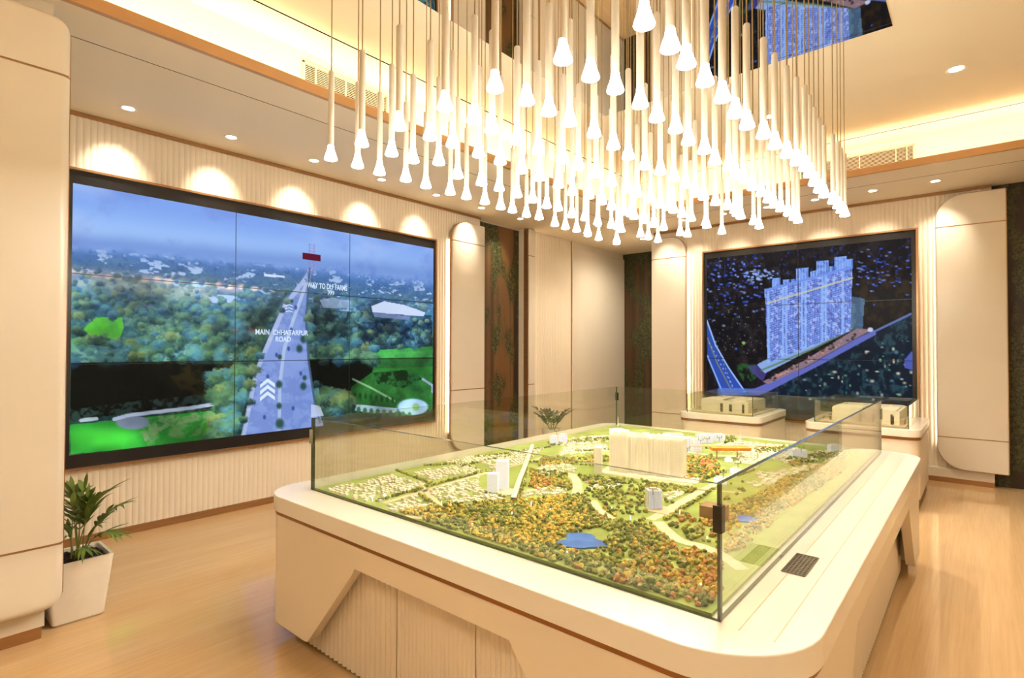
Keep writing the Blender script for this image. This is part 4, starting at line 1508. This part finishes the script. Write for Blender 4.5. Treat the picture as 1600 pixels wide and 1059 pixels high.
# orange station roof, temple spires, white pagoda
p = mp(1141, 716)
ca, sa = math.cos(CAM_ROT), math.sin(CAM_ROT)
mb = MB().box(-.13, .13, -.035, .035, .066, .076)
mb.box(-.13, .13, -.03, .03, .056, .066)
mpart(mb.xf(lambda q_: Vector((p.x + q_[0] * ca - q_[1] * sa, p.y + q_[0] * sa + q_[1] * ca, ZT + q_[2]))), 'station_roof', 'm_orange', label='orange flat station roof')
for i, (px, py, r, h) in enumerate(((1098, 728, .022, .055), (1107, 727, .022, .05), (1112, 731, .03, .03))):
    q = mp(px, py)
    mpart(MB().lathe([(r, 0), (r, h * .3), (r * .7, h * .45), (r * .55, h * .7), (r * .2, h * .9), (.001, h)], 8, (q.x, q.y, ZT)), 'temple_spire', 'm_rust')
q = mp(1157, 703)
pg = []
for k in range(6):
    r = .042 - k * .006
    pg += [(r, k * .017), (r, k * .017 + .006), (r - .010, k * .017 + .008), (r - .010, k * .017 + .017)]
pg += [(.004, .105), (.001, .135)]
mpart(MB().lathe(pg, 10, (q.x, q.y, ZT)), 'pagoda', 'm_white')
# marker pins: small dark tridents
for px, py, h in ((612, 757, .012), (764, 740, .085), (1020, 767, .105), (1130, 742, .06), (1153, 727, .06), (1037, 680, .03), (1095, 690, .09), (1105, 688, .09), (1124, 686, .08), (966, 668, .07), (870, 676, .08), (1252, 703, .08), (1074, 703, .10)):
    q = mp(px, py)
    mb = MB()
    z0 = 0.0
    mb.box(-.0012, .0012, -.0012, .0012, -.016 if h > .03 else 0, .012)
    mb.box(-.018, .018, -.0012, .0012, .011, .0135)
    mb.box(-.018, -.0155, -.0012, .0012, .0135, .026)
    mb.box(.0155, .018, -.0012, .0012, .0135, .026)
    base_z = h if h > .03 else 0.0
    pz = at(px, py, 2, ZT + base_z)
    mpart(mb.xf(lambda q_: Vector((pz[0] + q_[0] * ca - q_[1] * sa, pz[1] + q_[0] * sa + q_[1] * ca, ZT + base_z + q_[2]))), 'marker_pin', 'm_dark')

# houses in rows: too small to pick apart, one part for each plot
PLOTS = [[(500, 765), (612, 742), (668, 756), (582, 788)], [(592, 796), (648, 774), (688, 796), (625, 801)], [(668, 768), (748, 744), (752, 770), (795, 772), (790, 782), (704, 789)],
         [(642, 738), (735, 726), (752, 736), (676, 752)], [(690, 722), (740, 714), (770, 718), (720, 727)], [(748, 714), (850, 700), (815, 725), (765, 735)], [(822, 765), (888, 760), (886, 772), (815, 777)],
         [(915, 752), (972, 752), (964, 764), (922, 766)], [(1040, 767), (1072, 766), (1058, 782), (1040, 784)], [(838, 728), (888, 722), (905, 738), (845, 744)], [(880, 698), (948, 694), (950, 706), (870, 712)],
         [(986, 676), (1060, 681), (1050, 690), (990, 684)], [(1108, 696), (1150, 690), (1238, 697), (1200, 712), (1120, 706)], [(1170, 700), (1250, 700), (1190, 728), (1145, 724)], [(1180, 740), (1290, 724), (1260, 742), (1190, 752)],
         [(1200, 715), (1330, 700), (1320, 718), (1230, 725)], [(860, 688), (950, 680), (950, 690), (880, 698)], [(1170, 755), (1230, 742), (1215, 758), (1175, 762)]]
HB = {}
xs = np.arange(BX0 + .02, BX1 - .02, .041)
ys = np.arange(BY0 + .02, BY1 - .02, .027)
GXX, GYY = np.meshgrid(xs, ys)
sx, sy = proj(GXX, GYY, np.full_like(GXX, ZT))
for k, pts in enumerate(PLOTS):
    inside = inpoly(sx, sy, pts)
    mb = MB()
    for x, y in zip(GXX[inside], GYY[inside]):
        if random.random() < .18:
            continue
        x += random.uniform(-.007, .007)
        y += random.uniform(-.005, .005)
        a, b, h = random.uniform(.010, .017), random.uniform(.006, .0095), random.uniform(.006, .011)
        mb.box(x - a, x + a, y - b, y + b, ZT, ZT + h)
        if random.random() < .4:
            mb.box(x - a * .4, x + a * .2, y - b, y + b * .3, ZT + h, ZT + h + .004)
    if mb.v:
        mpart(mb, 'house_rows', 'm_white', kind='stuff')
# small lights among the trees
for px, py in ((690, 789), (706, 780), (732, 796), (738, 824), (760, 778), (582, 783), (600, 778), (886, 868), (1095, 920), (905, 776), (830, 790), (1062, 803), (860, 800), (956, 798), (985, 812), (800, 806), (1105, 845)):
    q = mp(px, py)
    mpart(MB().lathe([(.0008, 0), (.0008, .013), (.002, .0138), (.002, .0165), (.0006, .0175)], 6, (q.x, q.y, ZT)), 'park_lamp', 'm_led')

# trees
def tree_mesh(sub, seed, mi):
    bm = bmesh.new()
    bmesh.ops.create_icosphere(bm, subdivisions=sub, radius=1.0)
    r = random.Random(seed)
    for v in bm.verts:
        k = 1 + r.uniform(-.42, .36)
        v.co = Vector((v.co.x * k, v.co.y * k, (v.co.z * (.85 + .3 * r.random())) + .75))
        if v.co.z < .12:
            v.co.z = 0.0
            v.co.x *= .45
            v.co.y *= .45
    me = bpy.data.meshes.new('model_tree')
    bm.to_mesh(me)
    bm.free()
    me.materials.append(M['tree%d' % mi])
    return me


POND = [(909, 848, 34, 15), (1167, 812, 14, 6), (1073, 853, 16, 8), (930, 836, 26, 10), (1090, 800, 20, 10)]
WOODS = [  # polygon in the traced picture, density, colour weights (dark green, olive, orange, rust, grey-olive)
    ([(606, 804), (690, 788), (800, 783), (860, 778), (905, 770), (935, 797), (965, 813), (1012, 822), (985, 840), (950, 880), (870, 885)], 1.0, (5, 5, 2, .2, 1.5)),
    ([(965, 813), (1012, 822), (1060, 850), (1128, 870), (1128, 968), (1000, 930), (870, 885), (950, 880), (985, 838)], .95, (2, 4, 1.6, 1.8, 4)),
    ([(606, 804), (700, 808), (870, 860), (1000, 905), (1128, 940), (1128, 968), (880, 892), (700, 832)], .9, (1.5, 4, 1, .6, 6)),
    ([(905, 772), (930, 752), (1008, 750), (1012, 800), (965, 810)], .42, (4, 4, 1, .6, .5)),
    ([(900, 742), (1000, 752), (1090, 764), (1080, 772), (1000, 766), (915, 756)], .9, (4, 4, 1, .4, .5)),
    ([(1066, 716), (1112, 712), (1132, 738), (1098, 754), (1066, 746)], .75, (4, 3, 1.4, 1.2, .3)),
    ([(828, 734), (884, 740), (894, 766), (828, 768)], .75, (3, 4, 2, 1.4, .5)),
    ([(1132, 800), (1180, 775), (1225, 750), (1325, 712), (1320, 735), (1225, 800), (1160, 860), (1135, 866)], .9, (2, 4, 2, .4, 2)),
    ([(1052, 808), (1095, 785), (1126, 805), (1126, 826), (1085, 830)], .5, (3, 3, 2, 1.6, .5)),
    ([(1010, 822), (1030, 812), (1126, 832), (1126, 862), (1060, 845)], .42, (4, 4, 1, .6, .5)),
    ([(846, 716), (950, 712), (950, 722), (925, 722), (840, 730)], .8, (4, 4, 1.5, .8, .3)),
    ([(855, 690), (950, 684), (950, 689), (860, 697)], .6, (5, 4, .5, .2, .3)),
    ([(1000, 690), (1040, 690), (1040, 700), (990, 698)], .7, (4, 3, 2, 1, .3)),
    ([(1180, 700), (1240, 698), (1230, 706), (1180, 710)], .7, (4, 3, 2, 1, .3)),
    ([(1130, 684), (1146, 680), (1150, 690), (1132, 694)], .9, (5, 3, .2, 0, .3)),
    ([(1225, 716), (1330, 704), (1330, 712), (1240, 730)], .5, (4, 3, 1, .5, 1)),
    ([(1130, 760), (1175, 745), (1160, 772), (1132, 790)], .15, (4, 3, 1, .5, 1)),
]
LINES = [[(617, 735), (640, 743), (672, 755), (646, 768), (690, 796), (720, 803)], [(588, 784), (645, 768), (700, 752), (755, 738)], [(664, 728), (716, 725), (745, 733)], [(742, 714), (770, 712), (830, 704), (862, 698)],
         [(720, 730), (760, 720), (800, 712)], [(1000, 816), (1050, 790), (1104, 760)], [(1026, 822), (1066, 796), (1116, 764)], [(1040, 783), (1058, 790)], [(838, 790), (806, 792), (720, 800)], [(830, 722), (870, 724), (935, 728)],
         [(822, 730), (818, 760), (808, 785)], [(900, 706), (1000, 700)], [(1068, 700), (1140, 702)], [(1100, 760), (1180, 735)], [(760, 772), (792, 778)], [(690, 790), (780, 795), (850, 785)]]
trees = []
step = .0178
xs = np.arange(BX0 + .02, BX1 - .02, step)
ys = np.arange(BY0 + .02, BY1 - .02, step)
GXX, GYY = np.meshgrid(xs, ys)
GXX = GXX + rng.uniform(-.0075, .0075, GXX.shape)
GYY = GYY + rng.uniform(-.0075, .0075, GYY.shape)
sx, sy = proj(GXX, GYY, np.full_like(GXX, ZT))
clump = fbm(GXX.shape, (14, 10), 3, .6, 77)
patch = fbm((200, 140), (11, 8), 3, .55, 78)


def patch_at(x, y):
    return patch[int(np.clip((y - BY0) / (BY1 - BY0), 0, .999) * 200), int(np.clip((x - BX0) / (BX1 - BX0), 0, .999) * 140)]


taken = np.zeros(GXX.shape, bool)
for pts, dens, wts in WOODS:
    ins = inpoly(sx, sy, pts) & ~taken
    for x0, y0, rx, ry in POND:
        ins &= ((sx - x0) / rx) ** 2 + ((sy - y0) / ry) ** 2 > 1
    keep = ins & (rng.random(GXX.shape) < dens * (0.25 + 1.15 * clump))
    taken |= ins
    W_ = np.array(wts) / sum(wts)
    for x, y, cl in zip(GXX[keep], GYY[keep], clump[keep]):
        pn = float(patch_at(x, y))
        mi = int(rng.choice(5, p=W_))
        if pn > .57 and wts[2] >= 1.5 and rng.random() < .6:
            mi = 2 if wts[3] < 1 else int(rng.choice((2, 3, 3)))
        elif pn < .44 and rng.random() < .65:
            mi = int(rng.choice((0, 0, 1)))
        trees.append((x, y, random.uniform(.0072, .0118), mi))
for pl_ in LINES:
    for a, b in zip(pl_[:-1], pl_[1:]):
        p0, p1 = mp(*a), mp(*b)
        k = max(2, int((p1 - p0).length / .019))
        for i in range(k):
            q = p0.lerp(p1, i / k)
            if BX0 < q.x < BX1 and BY0 < q.y < BY1:
                trees.append((q.x + random.uniform(-.006, .006), q.y + random.uniform(-.006, .006), random.uniform(.0075, .0105), random.choice((0, 0, 1, 1, 4))))
# keep roads clear, then the 300 nearest are parts of their own
road_pts = []
for pts, wd in ROADS:
    for a, b in zip(pts[:-1], pts[1:]):
        p0, p1 = mp(*a), mp(*b)
        for i in range(12):
            road_pts.append((*p0.lerp(p1, i / 12), wd * .5))
rp = np.array(road_pts)
tr_ = []
for t in trees:
    d = np.hypot(rp[:, 0] - t[0], rp[:, 1] - t[1]) - rp[:, 2]
    if d.min() > .004:
        tr_.append(t)
trees = sorted(tr_, key=lambda t: t[0] ** 2 + t[1] ** 2)
near = [[tree_mesh(2, 10 * c_ + k, c_) for k in range(3)] for c_ in range(5)]
for x, y, r, mi in trees[:300]:
    o = link_mesh('model_tree', random.choice(near[mi]), None, model)
    o.location = Vector((x, y, ZT)) - O2
    o.scale = (r, r, r * random.uniform(.9, 1.25))
    o.rotation_euler = (0, 0, random.uniform(0, 6.28))
far_v = []
for c_ in range(5):
    me = tree_mesh(1, 400 + c_, c_)
    v0 = np.array([v.co[:] for v in me.vertices])
    f0 = np.array([p.vertices[:] for p in me.polygons])
    V, F_ = [], []
    for x, y, r, mi in trees[300:]:
        if mi != c_:
            continue
        a = random.uniform(0, 6.28)
        rot_ = np.array([[math.cos(a), -math.sin(a), 0], [math.sin(a), math.cos(a), 0], [0, 0, random.uniform(.9, 1.25)]])
        F_.append(f0 + len(V) * len(v0))
        V.append((v0 @ rot_.T) * r + np.array([x - O2.x, y - O2.y, ZT - O2.z]))
    if not V:
        continue
    mesh = bpy.data.meshes.new('woodland')
    mesh.from_pydata(np.vstack(V).tolist(), [], np.vstack(F_).tolist())
    o = link_mesh('woodland', mesh, M['tree%d' % c_], model)
    o['kind'] = 'stuff'


# ================================================================== TWO PLINTHS WITH FLAT MODELS
def plinth(x0, x1, y0, y1, h, label, mlabel, glabel, mirror):
    root = empty('display_plinth', ((x0 + x1) / 2, (y0 + y1) / 2, 0))
    tag(root, label, 'plinth', 'white plinths below the tower screen')
    o = root.location

    def part(mb, nm, mm, **k):
        mb.xf(lambda p: Vector(p) - o)
        return mb.build(nm, M[mm], root, **k)
    part(MB().prism(rrect(x0, x1, y0, y1, .11, 8), h - .07, h), 'top', 'white_gloss', smooth=True, angle=40, bevel=.004)
    part(MB().prism(rrect(x0 + .004, x1 - .004, y0 + .004, y1 - .004, .106, 8), h - .098, h - .07), 'copper_band', 'copper_strip')
    part(MB().prism(rrect(x0 + .012, x1 - .012, y0 + .012, y1 - .012, .10, 8), .11, h - .098), 'body', 'body', smooth=True, angle=40)
    part(MB().prism(rrect(x0 + .03, x1 - .03, y0 + .03, y1 - .03, .09, 8), 0, .11), 'base', 'plinth')
    gx0, gx1, gy0, gy1 = x0 + .09, x1 - .09, y0 + .06, y1 - .09
    glass_case(gx0, gx1, gy0, gy1, h + .001, h + .215, .008, glabel)
    mdl = empty('apartment_model', ((gx0 + gx1) / 2, (gy0 + gy1) / 2, h))
    tag(mdl, mlabel, 'scale model', 'apartment models in glass on the plinths')
    W, D_ = (gx1 - gx0) - .06, (gy1 - gy0) - .06
    MB().box(-W / 2, W / 2, -D_ / 2, D_ / 2, .001, .010).build('base_board', M['m_road'], mdl)
    zt, zw = .010, .145
    wl_ = MB()
    # outer wall of the flat with openings; fx = front
    def wall(xa, xb, y, gaps, t=.018, z1=zw):
        cur = xa
        for g0, g1, s0, s1 in gaps:
            wl_.box(cur, g0, y, y + t, zt, z1)
            if s0 > zt: wl_.box(g0, g1, y, y + t, zt, s0)
            if s1 < z1: wl_.box(g0, g1, y, y + t, s1, z1)
            cur = g1
        wl_.box(cur, xb, y, y + t, zt, z1)
    s_ = -1 if mirror else 1
    xa, xb = -W * .38, W * .40
    y0_ = -D_ * .36
    gaps = [(-W * .06, -W * .01, zt, .11), (W * .09, W * .14, .02, .105), (W * .30, W * .34, zt, .11)]
    wall(xa, xb, y0_, gaps)
    wall(xa + .02, xb - .02, D_ * .34, [(-W * .1, W * .1, .05, .1)])
    for x in (xa, xb - .018, -W * .16, W * .20):
        wl_.box(x, x + .018, y0_ + .018, D_ * .34, zt, zw - (.0 if x in (xa,) else .006))
    wl_.box(-W * .16, W * .2, D_ * .02, D_ * .02 + .016, zt, zw - .006)
    # flat roof over the front rooms
    wl_.box(xa + .005, -W * .02, y0_ + .004, D_ * .0, zw - .003, zw + .010)
    wl_.box(W * .05, xb - .03, y0_ + .03, D_ * .12, zw - .003, zw + .004)
    if mirror:
        wl_.xf(lambda p: (p[0] + W * .02, p[1], p[2]))
    wl_.build('walls', M['m_white'], mdl)
    gl = MB()
    for g0, g1, a, b in gaps:
        gl.box(g0 + .002, g1 - .002, y0_ + .006, y0_ + .010, a, b)
    gl.build('window_panes', M['m_dark'], mdl)
    fu = MB()
    fu.box(W * .22, W * .34, -D_ * .15, D_ * .05, zt, .05)
    fu.box(-W * .46, -W * .40, y0_ + .03, y0_ + .10, zt, .05)
    fu.box(W * .41, W * .46, y0_ + .06, y0_ + .2, zt, .06)
    fu.build('furniture', M['m_road'], mdl)
    rl = MB()
    for xx in (-W * .47, -W * .39):
        rl.box(xx, xx + .003, y0_ + .01, y0_ + .013, zt, .05)
    rl.box(-W * .47, -W * .385, y0_ + .01, y0_ + .013, .047, .05)
    rl.build('balcony_rail', M['dark_metal'], mdl)


plinth(-2.76, -1.83, 6.27, 7.42, .757, 'white rounded display plinth with copper band, nearer the corner', 'white apartment model under glass on the plinth nearer the corner',
       'small glass guard on the plinth nearer the corner', False)
plinth(-1.405, -0.43, 6.27, 7.50, .757, 'white rounded display plinth with copper band, next to the wide ivory panel', 'white apartment model under glass on the plinth next to the wide panel',
       'small glass guard on the plinth next to the wide panel', True)

# ================================================================== POTTED PALM
P0, P1 = at(80, 977, 2, 0), at(167, 957, 2, 0)
pot_c = (-3.91, 0.772)
palm = empty('potted_palm', (pot_c[0], pot_c[1], 0))
tag(palm, 'young green palm in a tapered square white planter behind the near pillar', 'potted plant')
hb, ht, ph = .118, .152, .34


def sq(h, z, r=.018):
    return [(x, y, z) for x, y in rrect(-h, h, -h, h, r, 3)]


vs, fs = [], []
prof = [(hb - .01, 0), (hb, .012), (ht, ph), (ht - .016, ph), (ht - .022, ph - .035)]
for h, z in prof:
    vs += sq(h, z)
n = len(sq(1, 0))
for i in range(len(prof) - 1):
    fs += [(i * n + k, i * n + (k + 1) % n, (i + 1) * n + (k + 1) % n, (i + 1) * n + k) for k in range(n)]
fs += [tuple(range(n))[::-1], tuple(range((len(prof) - 1) * n, len(prof) * n))]
MB().add(vs, fs).build('planter', M['pot'], palm, smooth=True, angle=30)
# soil heap
bm = bmesh.new()
bmesh.ops.create_grid(bm, x_segments=22, y_segments=22, size=ht - .024)
rr = random.Random(3)
for v in bm.verts:
    v.co.z = ph - .028 + .012 * (1 - (v.co.length / .22) ** 2) + rr.uniform(-.007, .007)
me = bpy.data.meshes.new('soil')
bm.to_mesh(me)
bm.free()
link_mesh('soil', me, M['soil'], palm)


def leaflet(mb, p0, d, length, wdt, droop, side):
    """one narrow pointed leaflet with a fold"""
    d = d.normalized()
    sd = d.cross(Vector((0, 0, 1)))
    if sd.length < .05:
        sd = Vector((1, 0, 0))
    sd.normalize()
    upn = sd.cross(d)
    n = 6
    vs = []
    for i in range(n + 1):
        t = i / n
        w_ = wdt * (math.sin(PI * min(1, t * .80 + .12)) ** .8) * (1 - t ** 4) + .0004
        c = p0 + d * (length * t) + Vector((0, 0, -droop * t * t))
        vs += [c - sd * w_, c + upn * (-.25 * w_), c + sd * w_]
    fs = []
    for i in range(n):
        a = 3 * i
        fs += [(a, a + 1, a + 4, a + 3), (a + 1, a + 2, a + 5, a + 4)]
    mb.add(vs, fs)


def frond(base, dirv, length, nleaf, ll, wd, seed, arch=.5, parent=None, stem_frac=.5, leafmat='leaf'):
    r = random.Random(seed)
    pts = []
    d = Vector(dirv).normalized()
    hor = Vector((d.x, d.y, 0))
    p = Vector(base)
    n = 14
    for i in range(n + 1):
        t = i / n
        pts.append(p.copy())
        dd = (d + hor * (arch * t * 2.0) + Vector((0, 0, -arch * t * t * 1.6))).normalized()
        p = p + dd * (length / n)
    st = MB().tube(pts, [.0045 * (1 - .75 * i / n) for i in range(n + 1)], 5).build('stem', M['stem'], parent, smooth=True)
    lf = MB()
    for k in range(nleaf):
        t = stem_frac + (1 - stem_frac) * (k + .5) / nleaf
        i = min(n - 1, int(t * n))
        q = pts[i].lerp(pts[i + 1], t * n - i)
        tg = (pts[i + 1] - pts[i]).normalized()
        sd = tg.cross(Vector((0, 0, 1)))
        sd = sd.normalized() if sd.length > .05 else Vector((0, 1, 0))
        for s_ in (-1, 1):
            dd = tg * r.uniform(.75, 1.1) + sd * s_ * r.uniform(.45, .8) + Vector((0, 0, r.uniform(-.05, .25)))
            leaflet(lf, q, dd, ll * (1 - .35 * abs(t - .75)) * r.uniform(.8, 1.1), wd, r.uniform(.02, .07), s_)
    leaflet(lf, pts[-1], (pts[-1] - pts[-2]), ll * .8, wd, .02, 1)
    lf.build('leaflets', M[leafmat], parent, smooth=True)


# right / left along the photographed view: rv is picture-right, measured on the ground
rv = Vector((rgt[0], rgt[1], 0)).normalized()
zb = ph - .02
F = [((.03, .0), rv * .20 + Vector((0, 0, 1)), .42, 7, .17, .012, .50), ((.04, .02), rv * .30 + Vector((0, .05, 1)), .36, 6, .16, .012, .45), ((.02, .03), rv * .05 + Vector((0, 0, 1)), .33, 5, .14, .017, .22), ((-.02, .02), rv * -.08 + Vector((0, 0, 1)), .36, 5, .15, .020, .16),
     ((-.04, .02), rv * -.2 + Vector((-.1, .1, 1)), .34, 5, .15, .022, .25), ((.05, .02), rv * .25 + Vector((.1, .1, 1)), .26, 5, .13, .011, .8), ((-.01, .04), rv * .08 + Vector((0, .1, .9)), .18, 4, .10, .010, .5),
     ((-.05, .03), rv * -.1 + Vector((-.1, .1, 1)), .24, 4, .12, .014, .4), ((.04, -.01), rv * .2 + Vector((.15, -.05, .7)), .15, 4, .10, .009, .8), ((-.03, .0), rv * -.12 + Vector((.05, .0, .8)), .20, 4, .11, .011, .6),
     ((.0, .01), rv * .10 + Vector((-.1, 0, 1)), .38, 5, .14, .017, .2), ((.02, -.02), rv * .0 + Vector((.05, 0, 1)), .30, 5, .14, .015, .3)]
for k, ((a, b), d, ln, nl, ll, wd, ar) in enumerate(F):
    frond((a, b, zb), d, ln, nl, ll, wd, 50 + k, ar, palm)

# ================================================================== LEAFY PLANT BY THE FOREST NICHE
shrub = empty('leafy_shrub', (-4.72, 6.42, 0))
tag(shrub, 'broad-leaved green plant in a pot in front of the forest niche, seen behind the glass', 'potted plant')
MB().lathe([(.10, 0), (.15, .35), (.135, .35), (.13, .32)], 20).build('planter', M['pot'], shrub, smooth=True, angle=40)
rr = random.Random(8)
for k in range(11):
    a = 2 * PI * k / 11 + rr.uniform(-.2, .2)
    d = Vector((math.cos(a) * .5, math.sin(a) * .5, 1))
    frond((.03 * math.cos(a), .03 * math.sin(a), .32), d, rr.uniform(.24, .40), 5, .15, .020, 90 + k, .3, shrub, .3, 'dark_leaf')
